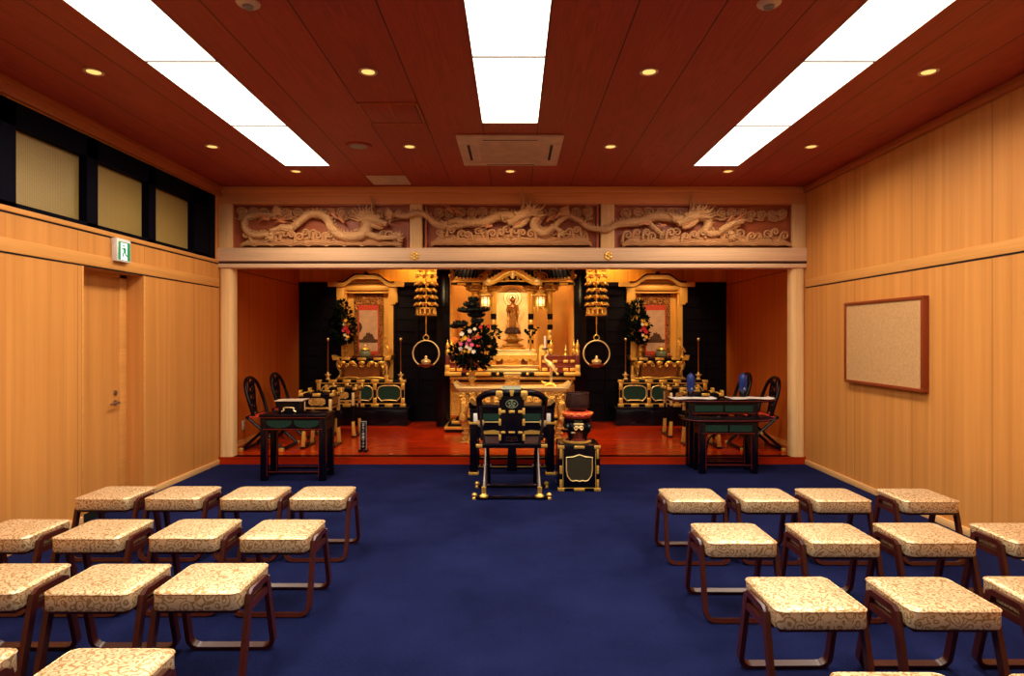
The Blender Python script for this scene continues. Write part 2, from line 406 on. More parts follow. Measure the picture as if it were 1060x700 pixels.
# window band
def window(idx, y0, y1):
    pass
mb = MB()
fx0, fx1 = XL - .13, XL - .004
mb.box(fx0, fx1, YF, WY1, WZ0, WZ0 + .035)                 # bottom rail
mb.box(fx0, fx1, YF, WY1, 2.955, WZ1)                      # deep head
mb.box(fx0, fx1, 6.83, WY1, WZ0, WZ1)                      # end jamb
mb.box(fx1 - .012, fx1 + .004, 7.17, WY1, WZ0, WZ1)
for y0, y1 in ((5.12, 5.255), (5.985, 6.105), (4.20, 4.39), (3.2, 3.35), (2.1, 2.25), (0.9, 1.05)): mb.box(fx0, fx1, y0, y1, WZ0, WZ1)
o = mb.build('window_1', M['navy']); o['kind'] = 'structure'
for y0, y1 in ((6.105, 6.83), (5.255, 5.985), (4.39, 5.12), (3.35, 4.20), (2.25, 3.2), (1.05, 2.1), (YF, .9)):
    p = MB(); p.box(XL - .085, XL - .072, y0, y1, WZ0 + .035, 2.955); p.build('pane', M['pane'], o)
mb = MB(); mb.box(XL - .3, XL - .14, YF, WY1, WZ0, WZ1); struct('wall_left_backing', mb, M['navy'])

# door
mb = MB(); dx = XL - .167
mb.box(dx - .03, dx, DY0, DY1 - .105, 0, DZ - .03, 0); o = mb.build('door_1', M['wall']); o['kind'] = 'structure'
mb = MB(); mb.box(dx - .05, dx + .012, DY1 - .105, DY1, 0, DZ, 0, .002); mb.box(dx - .05, dx + .012, DY0, DY1, DZ - .03, DZ, 0); mb.build('door_frame', M['rail'], o)
mb = MB(); yk = 5.735
mb.lathe([(.0, .0), (.026, 0), (.026, .006), (.011, .008), (.011, .045), (.0, .045)], seg=14)
for i, v in enumerate(mb.v): mb.v[i] = (dx + v[2], yk + v[0], .895 + v[1])
mb.tube([(dx + .04, yk, .895), (dx + .042, yk - .03, .895), (dx + .042, yk - .12, .893)], .009, 8)
mb.build('door_handle', M['steel'], o)
mb = MB(); mb.lathe([(0, 0), (.024, 0), (.022, .012), (.010, .014), (.0, .014)], seg=14)
for i, v in enumerate(mb.v): mb.v[i] = (dx + v[2], yk + v[0], .985 + v[1])
mb.build('door_lock', M['steel'], o)
mb = MB(); mb.box(XL - .001, XL + .006, DY0 - .022, DY0, 0, DZ, 0, .002); mb.box(XL - .001, XL + .006, DY1, DY1 + .022, 0, DZ, 0, .002)
mb.build('trim_door', M['rail'])['kind'] = 'structure'

# rails on the side walls
def gaprail(x0, x1, z0, z1):
    mb = MB(); mb.box(x0, x1, YF, YB, z0, z1, 0, .003)
    return mb
s = gaprail(XL, XL + .012, 2.073, 2.168); s.box(XL - .01, XL + .003, YF, YB, 2.062, 2.073, 1); struct('trim_rail_left', s, [M['rail'], M['slot']])
s = gaprail(XR - .012, XR, 2.070, 2.162); s.box(XR - .003, XR + .01, YF, YB, 2.058, 2.070, 1); struct('trim_rail_right', s, [M['rail'], M['slot']])
s = MB(); s.box(XL - .02, XL + .014, YF, YB, 2.350, 2.387, 0, .003); s.box(XL - .01, XL + .002, YF, YB, 2.338, 2.350, 1); struct('trim_sill', s, [M['rail'], M['slot']])
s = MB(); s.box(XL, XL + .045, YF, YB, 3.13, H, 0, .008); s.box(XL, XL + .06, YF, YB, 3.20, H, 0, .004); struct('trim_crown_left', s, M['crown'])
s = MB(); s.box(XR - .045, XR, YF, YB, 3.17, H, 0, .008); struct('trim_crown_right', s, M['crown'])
s = MB(); s.box(XL, XL + .014, YF, DY0 - .02, 0, .06, 0, .004); s.box(XL, XL + .014, DY1 + .022, YB, 0, .06, 0, .004); struct('baseboard_left', s, M['skirt'])
s = MB(); s.box(XR - .014, XR, YF, YB, 0, .06, 0, .004); struct('baseboard_right', s, M['skirt'])

# beams and posts of the altar front
s = MB()
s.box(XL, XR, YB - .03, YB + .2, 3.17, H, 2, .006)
s.box(XL, XR, YB, YB + .2, 3.045, 3.17, 2, .004)
s.box(XL, XR, YB - .035, YB + .17, 2.372, 2.527, 0, .006)
s.box(XL, XR, YB - .025, YB + .17, 2.350, 2.372, 1)
s.box(XL, XR, YB - .02, YB + .17, 2.296, 2.345, 0, .006)
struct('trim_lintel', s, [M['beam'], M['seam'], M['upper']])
s = MB()
for x0, x1, sg in ((XL, XL + .162, 1), (XR - .162, XR, -1)):
    out = rrect(.081, .085, .05, 5); s.prism([(x + (x0 + x1) / 2, y + YB + .085) for x, y in out], PZ, 2.296, 'z')
    s.box(x0, x1, YB - .008, YB + .17, 2.527, 3.045, 0, .012)
for x0, x1 in ((-1.218, -1.070), (1.015, 1.173)):
    s.box(x0, x1, YB - .012, YB + .17, 2.527, 3.045, 0, .014)
struct('trim_posts', s, M['post'])

# alcove shell
s = MB(); s.box(AXL - .1, AXL, YB + .16, 11.4, 0, 2.95); struct('wall_alcove_left', s, M['redwall'])
s = MB(); s.box(AXR, AXR + .1, YB + .16, 11.4, 0, 2.95); struct('wall_alcove_right', s, M['redwall'])
s = MB(); s.box(AXL, AXR, YB + .16, 11.4, 2.90, 3.0); struct('ceiling_alcove', s, M['redwall'])
s = MB()
for x, sg in ((AXL, 1), (AXR, -1)):
    s.box(x, x + sg * .014, YB + .17, AY, PZ, PZ + .06); s.box(x, x + sg * .004, YB + .17, AY, 2.338, 2.345, 1)
struct('baseboard_alcove', s, [M['rail'], M['slot']])
s = MB(); s.box(XL - .2, AXL, YB + .02, YB + .16, 0, H); s.box(XR + .001, XR + .21, YB + .02, YB + .17, 0, H); s.box(AXL, AXR, YB + .2, YB + .26, 2.5, H); struct('wall_front', s, M['redwall'])
# black lacquered back wall with open bays for the three altars, gilded board above it
SX = (-2.42, 2.356)                                       # centres of the two side altars
s = MB(); ztop = 2.39
for x0, x1 in ((AXL, SX[0] - .43), (SX[0] + .43, -1.21), (1.134, SX[1] - .43), (SX[1] + .43, AXR)):
    s.box(x0, x1, AY + .03, AY + .08, PZ, ztop)
    s.box(x0, x1, AY - .01, AY + .03, ztop - .06, ztop); s.box(x0, x1, AY - .01, AY + .03, PZ, PZ + .1)
    nx = max(1, round((x1 - x0) / .42))
    for i in range(nx + 1):
        xc = lerp(x0 + .02, x1 - .02, i / nx); s.box(xc - .02, xc + .02, AY, AY + .03, PZ, ztop)
    for k in range(1, 11): z = PZ + .1 + k * .2; s.box(x0, x1, AY + .012, AY + .03, z - .008, z + .008)
struct('wall_altar', s, M['dark'])
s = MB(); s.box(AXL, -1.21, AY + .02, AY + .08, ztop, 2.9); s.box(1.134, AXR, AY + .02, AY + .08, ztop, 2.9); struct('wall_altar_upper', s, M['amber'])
s = MB()
for x0, x1 in ((-1.21, -1.0), (.937, 1.134)):
    s.box(x0, x1, 9.86, 11.1, PZ, 2.9, 0, .01); s.box(x0 + .05, x1 - .05, 9.845, 9.862, PZ + .05, 2.9, 0, .004)
struct('trim_altar_posts', s, M['black'])
s = MB(); s.box(-1.0, .937, 11.0, 11.05, PZ, 2.9); s.box(-1.0, -.99, 9.9, 11.0, PZ, 2.9); s.box(.927, .937, 9.9, 11.0, PZ, 2.9); struct('wall_altar_gilded', s, M['goldleaf'])

# ================================================================== carved transoms
def T4(x, y, d=0.0): return (WX(220 + x / 5.05, YB), YB + .05 - d, WZ(190 + y / 5.05, YB))
def T5(x, y, d=0.0): return (WX(410 + x / 4.417, YB), YB + .05 - d, WZ(190 + y / 4.417, YB))
def T6(x, y, d=0.0): return (WX(620 + x / 4.818, YB), YB + .05 - d, WZ(190 + y / 4.818, YB))

def dragon_body(mb, T, pts, r0, r1, d=.05, taper_tail=True, spikes=True):
    P = smooth_path([T(x, y, d if len(q) == 0 else q[0]) for x, y, *q in pts], 6); n = len(P)
    rr = [lerp(r0, r1, min(1, i / (n * .75))) for i in range(n)]
    mb.tube(P, rr, 10, sy=1.0, up=(0, -1, 0))
    if spikes:
        for i in range(1, n - 1, 2):
            a = Vector(P[i - 1]); b = Vector(P[i + 1]); t = (b - a).normalized(); nz = Vector((-t.z, 0, t.x))
            c = Vector(P[i]); q = c + nz * rr[i] * .9; tip = c + nz * (rr[i] + .030) - t * .016
            mb.tube([tuple(q), tuple(tip)], [.015, .001], 5)
    return P
def claw(mb, T, x, y, d, s, ang, sc=1.0):
    c = Vector(T(x, y, d))
    mb.ball(tuple(c), (.030 * sc, .028 * sc, .026 * sc), seg=8, rings=6)
    for k in range(4):
        a = ang + (k - 1.5) * .5; e = c + Vector((math.cos(a) * .055, -.012, math.sin(a) * .055)) * sc; f = e + Vector((math.cos(a - .8 * s) * .035, -.008, math.sin(a - .8 * s) * .035)) * sc
        mb.tube([tuple(c), tuple(e), tuple(f)], [.014 * sc, .011 * sc, .001], 6)
def dragon_head(T, x, y, d, dirn, tilt, sc, parent):
    """open-jawed dragon head in profile, looking along dirn (+1 right)"""
    hd = thing_local = MB(); c = Vector(T(x, y, d)); ct, st = math.cos(tilt), math.sin(tilt)
    def L(u, v, w=0): return (c.x + dirn * sc * (u * ct - v * st), c.y - w * sc, c.z + sc * (u * st + v * ct))
    hd.tube([L(-.10, .0), L(-.04, .015), L(.02, .02), L(.07, .012), L(.12, .004), L(.155, .01), L(.17, .012)], [.055 * sc, .066 * sc, .06 * sc, .044 * sc, .034 * sc, .036 * sc, .018 * sc], 10, up=(0, -1, 0))
    hd.tube([L(-.06, -.035), L(0, -.06), L(.06, -.072), L(.11, -.066), L(.135, -.052)], [.034 * sc, .034 * sc, .026 * sc, .020 * sc, .008 * sc], 8, up=(0, -1, 0))
    hd.ball(L(.045, .055, .03), (.022 * sc,) * 3, seg=8, rings=6); hd.ball(L(.155, .028, .02), (.016 * sc,) * 3, seg=8, rings=6)
    hd.tube([L(.0, .062, .03), L(.04, .078, .035), L(.075, .066, .03)], [.01 * sc, .013 * sc, .004 * sc], 6)
    for q in (.07, .095, .12, .145):
        hd.tube([L(q, -.018, .02), L(q + .002, -.036, .02)], [.007 * sc, .001], 5); hd.tube([L(q - .02, -.052, .02), L(q - .018, -.034, .02)], [.006 * sc, .001], 5)
    hd.build('dragon_head', M['dragon'], parent)
    h = MB()
    for w, q in ((.03, 0), (-.02, .018)):
        h.tube(smooth_path([L(-.03 + q, .06, w), L(-.08 + q, .12, w), L(-.10 + q, .20, w + .02), L(-.15 + q, .275, w + .03)], 3), [.015 * sc, .015 * sc, .014 * sc, .013 * sc, .012 * sc, .011 * sc, .009 * sc, .008 * sc, .006 * sc, .003][:10], 6)
    h.build('horn', M['dragon'], parent)
    m = MB()
    for k in range(12):
        a = 1.75 + k * .19; l = .15 + .05 * (k % 3); b = L(-.07, .0, .03); 
        p1 = L(-.07 + .6 * l * math.cos(a), .6 * l * math.sin(a) * .8, .035); p2 = L(-.07 + l * math.cos(a - .25), l * math.sin(a - .25) * .8, .02)
        m.tube([b, p1, p2], [.016 * sc, .014 * sc, .001], 6)
    m.build('mane', M['dragon'], parent)
    wk = MB()
    for w, q in ((.03, 1), (.02, .8)):
        wk.tube(smooth_path([L(.15, .02, w), L(.20, .05 * q, w + .02), L(.19, .12 * q, w + .02), L(.23, .17 * q, w)], 4), .005 * sc, 5)
    wk.build('whisker', M['dragon'], parent)
    tg = MB(); tg.tube([L(.02, -.032, .01), L(.08, -.04, .012), L(.12, -.036, .012)], [.016 * sc, .014 * sc, .004 * sc], 6); tg.build('tongue', M['flame'], parent, 'reddish tongue')
def tuft(mb, T, x, y, d, ang, n=7, l=.10):
    c = Vector(T(x, y, d))
    for k in range(n):
        a = ang + (k - (n - 1) / 2) * .22; e = c + Vector((math.cos(a) * l, -.006, math.sin(a) * l))
        q = c + Vector((math.cos(a + .15) * l * .55, -.012, math.sin(a + .15) * l * .55)); mb.tube([tuple(c), tuple(q), tuple(e)], [.012, .013, .001], 6)
def flame(mb, T, x, y, d, ang):
    c = Vector(T(x, y, d))
    for k, (da, l) in enumerate(((-.30, .11), (0, .17), (.28, .13))):
        P = []
        for i in range(9):
            u = i / 8; a = ang + da; w = .016 * math.sin(u * 2 * PI + k) * u
            P.append((c.x + math.cos(a) * l * u - math.sin(a) * w, c.y - .010 - .012 * math.sin(PI * u), c.z + math.sin(a) * l * u + math.cos(a) * w))
        mb.tube(P, [lerp(.014, .002, i / 8) for i in range(9)], 7)
def cloud_band(T, x0, x1, y, n, parent, seed=0):
    q = random.Random(seed); mb = MB(); Yb = T(x0, 0)[1]; w = abs(T(x1, 0)[0] - T(x0, 0)[0]) / n
    for i in range(n):
        x = lerp(x0, x1, (i + .5) / n); c = T(x, y + q.uniform(-4, 6), .0); r = w * .56
        mb.ball((c[0], Yb + .012, c[2]), (r, .030, r * .72), seg=12, rings=6)
        mb.tube(spiral(c[0], c[2], r * .85, .008, 1.7, Yb - .026, q.uniform(0, 6), 10, 1 if i % 2 else -1), .0105, 6)
        c2 = T(x + q.uniform(-16, 16), y + 24 + q.uniform(-3, 5), .0); r2 = w * q.uniform(.30, .5); mb.ball((c2[0], Yb + .012, c2[2]), (r2, .022, r2 * .5), seg=10, rings=6)
        mb.tube(spiral(c2[0], c2[2], r2 * .7, .006, 1.2, Yb - .016, q.uniform(0, 6), 9, -1 if i % 2 else 1), .009, 6)
        mb.tube(smooth_path([(c2[0] - r2 * 1.6, Yb - .008, c2[2] - .004), (c2[0] - r2 * .4, Yb - .014, c2[2] - r2 * .5), (c2[0] + r2 * 1.2, Yb - .010, c2[2] + .008)], 3), .009, 6)
    mb.build('clouds', M['carve'], parent)
def waves(T, x0, x1, ytop, ybot, n, parent, seed=0):
    q = random.Random(seed); mb = MB(); Yb = T(x0, 0)[1]; zb = T(x0, ybot)[2]
    X0, X1 = T(x0, 0)[0], T(x1, 0)[0]; w = (X1 - X0) / n; zt = T(x0, ytop)[2]; h = zt - zb
    for layer, (hh, d0, ph, k_) in enumerate(((h * 1.35, .030, 0, 1.0), (h * .95, .055, .5, 1.0), (h * .55, .080, .2, 1.5))):
        pts = []; K = 90
        for i in range(K + 1):
            u = i / K; v = abs(math.sin(PI * (u * n * k_ + ph))); pts.append((lerp(X0, X1, u), zb + hh * (.45 + .55 * v ** .75) * min(1, .35 + 14 * min(u, 1 - u))))
        vs = []; fs = []
        for (x, z) in pts: vs += [(x, Yb + .03, zb), (x, Yb - d0 + .012, zb), (x, Yb - d0, lerp(zb, z, .8)), (x, Yb - d0 * .65, z), (x, Yb + .03, z)]
        for i in range(K):
            for k in range(4): fs.append((i * 5 + k, i * 5 + k + 1, i * 5 + k + 6, i * 5 + k + 5))
        fs.append((0, 1, 2, 3, 4)); fs.append(tuple(K * 5 + k for k in (4, 3, 2, 1, 0)))
        mb.add(vs, fs, 0, True)
        for dz in (.012, .032): mb.tube([(x, Yb - d0 * .98, z - dz) for x, z in pts], .0062, 6)
    mb.build('waves', M['carve'], parent)
    m = n * 4
    for i in range(m):
        fm = MB()
        x = lerp(X0 + .03, X1 - .03, (i + .5) / m) + q.uniform(-.02, .02); z = zb + h * (1.0 + .55 * abs(math.sin(PI * n * (i + .5) / m))) + q.uniform(-.01, .025); dr = q.choice((-1, 1)); r = q.uniform(.036, .055); yy = Yb - q.uniform(.025, .065)
        P = [(x - dr * r * 1.2, yy + .012, z - r * 1.4), (x - dr * r * 1.05, yy + .006, z - r * .6)] + spiral(x, z, r, .007, 1.35, yy, PI if dr > 0 else 0, 10, -dr)
        fm.tube(P, [.020, .018] + [lerp(.016, .009, k / (len(P) - 3)) for k in range(len(P) - 2)], 7)
        fm.ball((x + dr * r * 1.25, yy + .004, z + q.uniform(-.01, .03)), q.uniform(.010, .016), seg=7, rings=5) if False else None
        fm.build('wave_crest', M['carve'], parent)
def transom(label, px0, px1, T, loc_px):
    t = thing('carved_transom', label, 'wood carving', (0, 0, 0), 0, 'carved dragon transoms above the altar')
    b = MB(); x0, x1 = WX(px0, YB), WX(px1, YB)
    b.box(x0 - .015, x1 + .015, YB + .075, YB + .12, 2.52, 3.05)
    b.build('backing_board', M['board'], t)
    f = MB()
    for a in ((x0 - .012, x0 + .012, 2.527, 3.045), (x1 - .012, x1 + .012, 2.527, 3.045), (x0, x1, 3.025, 3.05), (x0, x1, 2.52, 2.535)): f.box(a[0], a[1], YB + .02, YB + .09, a[2], a[3])
    f.build('frame', M['board'], t)
    return t
# first carving (door side): head at the right, coils to the left
t = transom('carved wooden dragon transom with gaping head at its aisle end, beside the window wall post', 241, 422, T4, 330)
cloud_band(T4, 120, 760, 148, 11, t, 3); cloud_band(T4, 850, 990, 155, 3, t, 5); waves(T4, 150, 990, 288, 325, 6, t, 1)
b = MB(); dragon_body(b, T4, [(330, 170), (250, 160), (185, 172), (160, 215), (185, 258), (245, 272), (320, 258), (400, 240), (450, 205), (500, 165), (555, 160), (600, 185), (625, 235), (670, 272), (740, 280), (800, 258), (812, 215), (785, 180), (800, 165), (835, 185)], .022, .062, .045); b.build('dragon_body', M['dragon'], t)
dragon_head(T4, 850, 195, .07, 1, -.35, .92, t)
b = MB(); tuft(b, T4, 320, 160, .05, .5, 8, .13); b.build('tail_tuft', M['dragon'], t)
b = MB(); b.tube(smooth_path([T4(420, 240, .05), T4(360, 235, .07), T4(310, 255, .08)], 4), [.045] * 5 + [.032] * 4, 8); claw(b, T4, 312, 268, .08, 1, -2.0, 1.1); b.build('foreleg', M['dragon'], t)
b = MB(); b.tube(smooth_path([T4(800, 255, .06), T4(870, 285, .08), T4(950, 285, .08)], 4), [.04] * 5 + [.028] * 4, 8); claw(b, T4, 962, 285, .08, -1, .0, 1.2); b.build('foreleg', M['dragon'], t)
for x, y, a in ((300, 190, 2.9), (350, 195, .2), (380, 205, 2.8), (650, 180, 2.3), (690, 205, 2.3)): b = MB(); flame(b, T4, x, y, .06, a); b.build('flame', M['flame'], t, 'reddish flame')
# second carving (middle): head facing the window wall, tail crossing the post
t = transom('carved wooden dragon transom with red open mouth, middle one above the altar opening', 440.5, 619, T5, 530)
cloud_band(T5, 170, 520, 130, 7, t, 8); cloud_band(T5, 640, 900, 130, 5, t, 9); waves(T5, 160, 895, 242, 282, 5, t, 2)
b = MB(); dragon_body(b, T5, [(0, 146, .09), (45, 155, .10), (95, 138, .10), (145, 152, .09), (185, 188, .07), (245, 197), (320, 182), (400, 178), (455, 155), (505, 148), (545, 152)], .024, .058, .045); b.build('dragon_body', M['dragon'], t)
b = MB(); dragon_body(b, T5, [(660, 130), (640, 160), (632, 195), (665, 228), (712, 215), (745, 175), (790, 150), (830, 170)], .064, .03, .045); b.build('dragon_coil', M['dragon'], t)
dragon_head(T5, 575, 158, .075, -1, -.45, 1.08, t)
b = MB(); tuft(b, T5, -5, 146, .09, 3.0, 7, .12); b.build('tail_tuft', M['dragon'], t)
b = MB(); b.tube(smooth_path([T5(690, 225, .05), T5(720, 205, .08), T5(745, 215, .08)], 4), [.036] * 5 + [.026] * 4, 8); claw(b, T5, 748, 218, .08, -1, -1.0, 1.1); b.build('foreleg', M['dragon'], t)
b = MB(); b.tube(smooth_path([T5(330, 182, .05), T5(280, 175, .08), T5(240, 182, .09)], 4), [.04] * 5 + [.028] * 4, 8); claw(b, T5, 232, 184, .085, 1, 3.6, 1.0); b.build('foreleg', M['dragon'], t)
for x, y, a in ((300, 140, 2.7), (260, 130, 2.6), (690, 175, .8), (730, 160, .8), (440, 195, 3.3)): b = MB(); flame(b, T5, x, y, .06, a); b.build('flame', M['flame'], t, 'reddish flame')
# third carving: head facing the middle, tail crossing the other post
t = transom('carved wooden dragon transom with long raised horns, beside the corkboard wall post', 637, 820.5, T6, 730)
cloud_band(T6, 110, 390, 145, 5, t, 12); cloud_band(T6, 540, 945, 148, 8, t, 13); waves(T6, 115, 955, 270, 310, 5, t, 3)
b = MB(); dragon_body(b, T6, [(-145, 165, .08), (-100, 188, .09), (-55, 222, .10), (0, 232, .10), (45, 232, .10), (85, 208, .09), (140, 198, .07), (210, 190), (265, 168), (330, 165), (400, 178), (440, 180)], .022, .058, .045); b.build('dragon_body', M['dragon'], t)
b = MB(); dragon_body(b, T6, [(500, 160), (535, 170), (545, 205), (530, 240), (570, 252), (640, 232), (700, 200)], .066, .036, .045); b.build('dragon_coil', M['dragon'], t)
dragon_head(T6, 455, 178, .075, -1, -.42, 1.02, t)
b = MB(); tuft(b, T6, -150, 160, .08, 2.3, 7, .13); b.build('tail_tuft', M['dragon'], t)
b = MB(); b.tube(smooth_path([T6(600, 240, .06), T6(660, 205, .08), T6(715, 190, .09)], 4), [.04] * 5 + [.03] * 4, 8); claw(b, T6, 655, 250, .08, -1, -1.2, 1.2); b.build('foreleg', M['dragon'], t)
b = MB(); b.tube(smooth_path([T6(250, 195, .05), T6(275, 225, .07), T6(298, 243, .07)], 3), .03, 8); claw(b, T6, 300, 245, .07, 1, -.5, 1.0); b.build('hind_leg', M['dragon'], t)
for x, y, a in ((640, 190, .8), (680, 185, .7), (330, 210, 3.3), (250, 205, 2.9)): b = MB(); flame(b, T6, x, y, .06, a); b.build('flame', M['flame'], t, 'reddish flame')

# gold six-petal rosettes on the lintel
def rosette(x, label):
    t = thing('gold_rosette', label, 'ornament', (x, YB - .036, WZ(265.3, YB)), 0, 'gold rosettes on the lintel')
    p = MB()
    for k in range(6):
        a = PI / 6 + k * PI / 3; p.ball((.033 * math.cos(a), -.003, .033 * math.sin(a)), (.021, .010, .021), seg=10, rings=6)
    p.build('petals', M['gold'], t)
    c = MB(); c.ball((0, -.010, 0), (.017, .014, .017)); c.build('boss', M['goldpale'], t)
rosette(WX(429.8, YB), 'gold flower rosette on the lintel below the post on the window side')
rosette(WX(629, YB), 'gold flower rosette on the lintel below the post on the corkboard side')
# ================================================================== ceiling fittings
def make_panel(label):
    t = thing('ceiling_light', label, 'ceiling light', (0, 0, 0), 0, 'fluorescent ceiling panels'); w, l = .2275, 1.2265
    d = MB(); d.box(-w + .004, w - .004, .004, l - .004, -.006, .0, 0, .002); d.build('diffuser', M['lamp'], t)
    f = MB(); f.box(-w, -w + .004, 0, l, -.008, 0); f.box(w - .004, w, 0, l, -.008, 0); f.box(-w, w, 0, .009, -.011, 0, 1); f.box(-w, w, l - .009, l, -.011, 0, 1); f.build('frame', [M['cream'], M['grey']], t)
    return t
proto = make_panel('x'); first = [True]
def panel(x, y, label):
    if first[0]: proto.location = (x, y, H); proto['label'] = label; first[0] = False
    else: dup(proto, (x, y, H), label=label)
U = 1.2265
names = {'window': (-2.103, 6.45), 'corkboard': (2.057, 6.45), 'middle': (-.032, 5.157)}
for side, (x, yend) in names.items():
    n = 5 if side != 'middle' else 4
    for k in range(n):
        where = 'strip on the window side' if side == 'window' else ('strip on the corkboard side' if side == 'corkboard' else 'middle strip')
        if k == 0: lb = 'bright white ceiling light panel, altar end of the ' + where
        elif k == 1: lb = 'bright white ceiling light panel, second from the altar in the ' + where
        elif k == 2 and side != 'middle': lb = 'light panel cut by frame, third from altar in the ' + where
        else: lb = 'light panel out of view, further back in the ' + where
        panel(x, yend - (k + 1) * U, lb)

def make_down():
    t = thing('downlight', 'x', 'downlight', (0, 0, 0), 0, 'recessed downlights')
    r = MB(); r.lathe([(.048, -.001), (.062, -.001), (.062, -.006), (.050, -.008), (.046, -.004)], seg=24); r.build('trim_ring', M['cream'], t)
    b = MB(); b.lathe([(.0, -.007), (.030, -.007), (.047, -.003), (.047, 0), (.0, 0)], seg=24); b.build('bulb', M['bulb'], t); return t
pd = make_down(); used = [False]
DL = [(-2.767, 4.167, 'glowing orange downlight next to the window wall, above the largest window pane'), (-.96, 4.167, 'glowing orange downlight window side of the middle strip, beside its second panel'),
      (.89, 4.167, 'glowing orange downlight corkboard side of the middle strip, beside its second panel'), (2.73, 4.167, 'glowing orange downlight next to the corkboard wall, brightest along that wall'),
      (-2.77, 5.81, 'glowing orange downlight beside the window-side strip, nearer the altar along the window wall'), (-.958, 5.81, 'glowing orange downlight beside the air conditioner on the window side'),
      (.887, 5.81, 'glowing orange downlight beside the air conditioner on the corkboard side'), (2.73, 5.81, 'glowing orange downlight beside the corkboard-side strip, nearer the altar along that wall'),
      (-2.30, 6.68, 'small orange downlight past the altar end of the window-side strip'), (-.04, 6.68, 'small orange downlight between the air conditioner and the carved transom'), (2.26, 6.68, 'small orange downlight past the altar end of the corkboard-side strip')]
for x, y, lb in DL:
    if not used[0]: pd.location = (x, y, H); pd['label'] = lb; used[0] = True
    else: dup(pd, (x, y, H), label=lb)

# cassette air conditioner
t = thing('air_conditioner', 'square ceiling cassette air conditioner between the middle light strip and the carved transoms', 'air conditioner', (-.035, 5.93, H))
p = MB(); w = .47
p.box(-w, w, -w, w, -.022, 0, 0, .010); p.box(-.30, .30, -.42, -.34, -.028, -.020, 0, .003); p.box(-.30, .30, .34, .42, -.028, -.020, 0, .003); p.build('panel', M['cream'], t)
g = MB(); g.box(-.30, .30, -.30, .30, -.028, -.020, 0, .004)
for k in range(26): y = -.28 + k * .0224; g.box(-.28, .28, y, y + .006, -.031, -.027)
g.build('intake_grille', M['cream'], t)
for x in (-.385, .385):
    v = MB(); v.box(x - .045, x + .045, -.27, .27, -.026, -.021, 0, .004); v.box(x - .012 - .01 * (1 if x > 0 else -1), x + .012 - .01 * (1 if x > 0 else -1), -.24, .24, -.029, -.0255, 1); v.build('air_outlet', [M['cream'], M['slot']], t)
for y in (-.395, .395):
    v = MB(); v.box(-.24, .24, y - .004, y + .010, -.030, -.027); v.build('air_slot', M['slot'], t)

t = thing('access_hatch', 'flat wood-grain access hatch in the ceiling beside the window-side downlights', 'hatch', (-.945, 4.945, H))
p = MB(); p.box(-.21, .21, -.21, .21, -.006, 0, 0, .002); p.build('lid', M['ceiling'], t)
f = MB()
for a in ((-.225, -.212, -.225, .225), (.212, .225, -.225, .225), (-.225, .225, -.225, -.212), (-.225, .225, .212, .225)): f.box(a[0], a[1], a[2], a[3], -.010, 0)
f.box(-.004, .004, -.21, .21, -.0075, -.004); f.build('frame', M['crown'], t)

t = thing('ventilation_grille', 'pale rectangular ventilation grille in the ceiling close to the carved transom', 'vent', (-1.39, 7.05, H))
f = MB(); f.box(-.215, .215, -.19, .19, -.012, 0, 0, .004); f.build('frame', M['cream'], t)
for k in range(9): s_ = MB(); y = -.15 + k * .0375; s_.box(-.19, .19, y - .012, y + .012, -.019, -.011, 0, .003); s_.build('slat', M['cream'], t)

t = thing('ceiling_speaker', 'round flat ceiling speaker grille between a downlight and the window-side strip', 'speaker', (-1.42, 5.79, H))
r = MB(); r.lathe([(.085, -.010), (.115, -.010), (.120, -.004), (.120, 0), (.085, 0)], seg=32); r.build('rim', M['ceiling'], t)
g = MB(); g.lathe([(0, -.014), (.05, -.013), (.086, -.009), (.086, -.002), (0, -.002)], seg=28); g.build('grille', M['grey'], t)

def detector(x, y, lb):
    t = thing('fire_detector', lb, 'detector', (x, y, H), 0, 'round fire detectors on the ceiling')
    b = MB(); b.lathe([(0, -.018), (.03, -.018), (.050, -.014), (.060, -.006), (.062, 0), (0, 0)], seg=28); b.build('cover', M['cream'], t)
    r = MB(); r.lathe([(.012, -.030), (.026, -.028), (.030, -.018), (.012, -.018)], seg=16)
    for k in range(4): a = k * PI / 2; r.tube([(0, 0, -.034), (.018 * math.cos(a), .018 * math.sin(a), -.031), (.026 * math.cos(a), .026 * math.sin(a), -.018)], .0035, 5)
    r.build('sensor', M['grey'], t)
detector(-1.39, 3.31, 'round cream fire detector on the ceiling near the window-side strip')
detector(1.335, 3.31, 'round cream fire detector on the ceiling near the corkboard-side strip')

# ================================================================== wall fittings
t = thing('exit_sign', 'small green and white running man exit sign above the door', 'exit sign', (XL, 5.515, 2.245))
b = MB(); b.box(0.002, .052, -.098, .098, -.10, .10, 0, .006); b.build('housing', M['white'], t)
b = MB(); b.box(.052, .0545, -.080, .085, -.085, .072, 0, .001); b.build('green_face', M['exitgreen'], t)
b = MB()
def qy(v): return v * .17 
b.box(.0545, .0555, -.050, .040, -.083, .062)                                   # bright doorway
b.build('white_doorway', M['exitwhite'], t)
b = MB()                                                                          # running figure
xx = .0562
def limb(p, r): b.bar([(xx, y, z) for y, z in p], r, .0018, (0, .7, .7)) if False else b.tube([(xx, y, z) for y, z in p], r, 6, sx=1.0)
b.lathe([(0, -.002), (.011, -.002), (.011, .002), (0, .002)], seg=12)
for i, v in enumerate(b.v): b.v[i] = (xx + v[2] * .5, -.012 + v[0], .040 + v[1])
limb([(-.008, .024), (-.004, .005), (.002, -.012)], .0095); limb([(-.010, .020), (-.030, .006), (-.042, .014)], .0050); limb([(-.004, .020), (.014, .006), (.028, .010)], .0050)
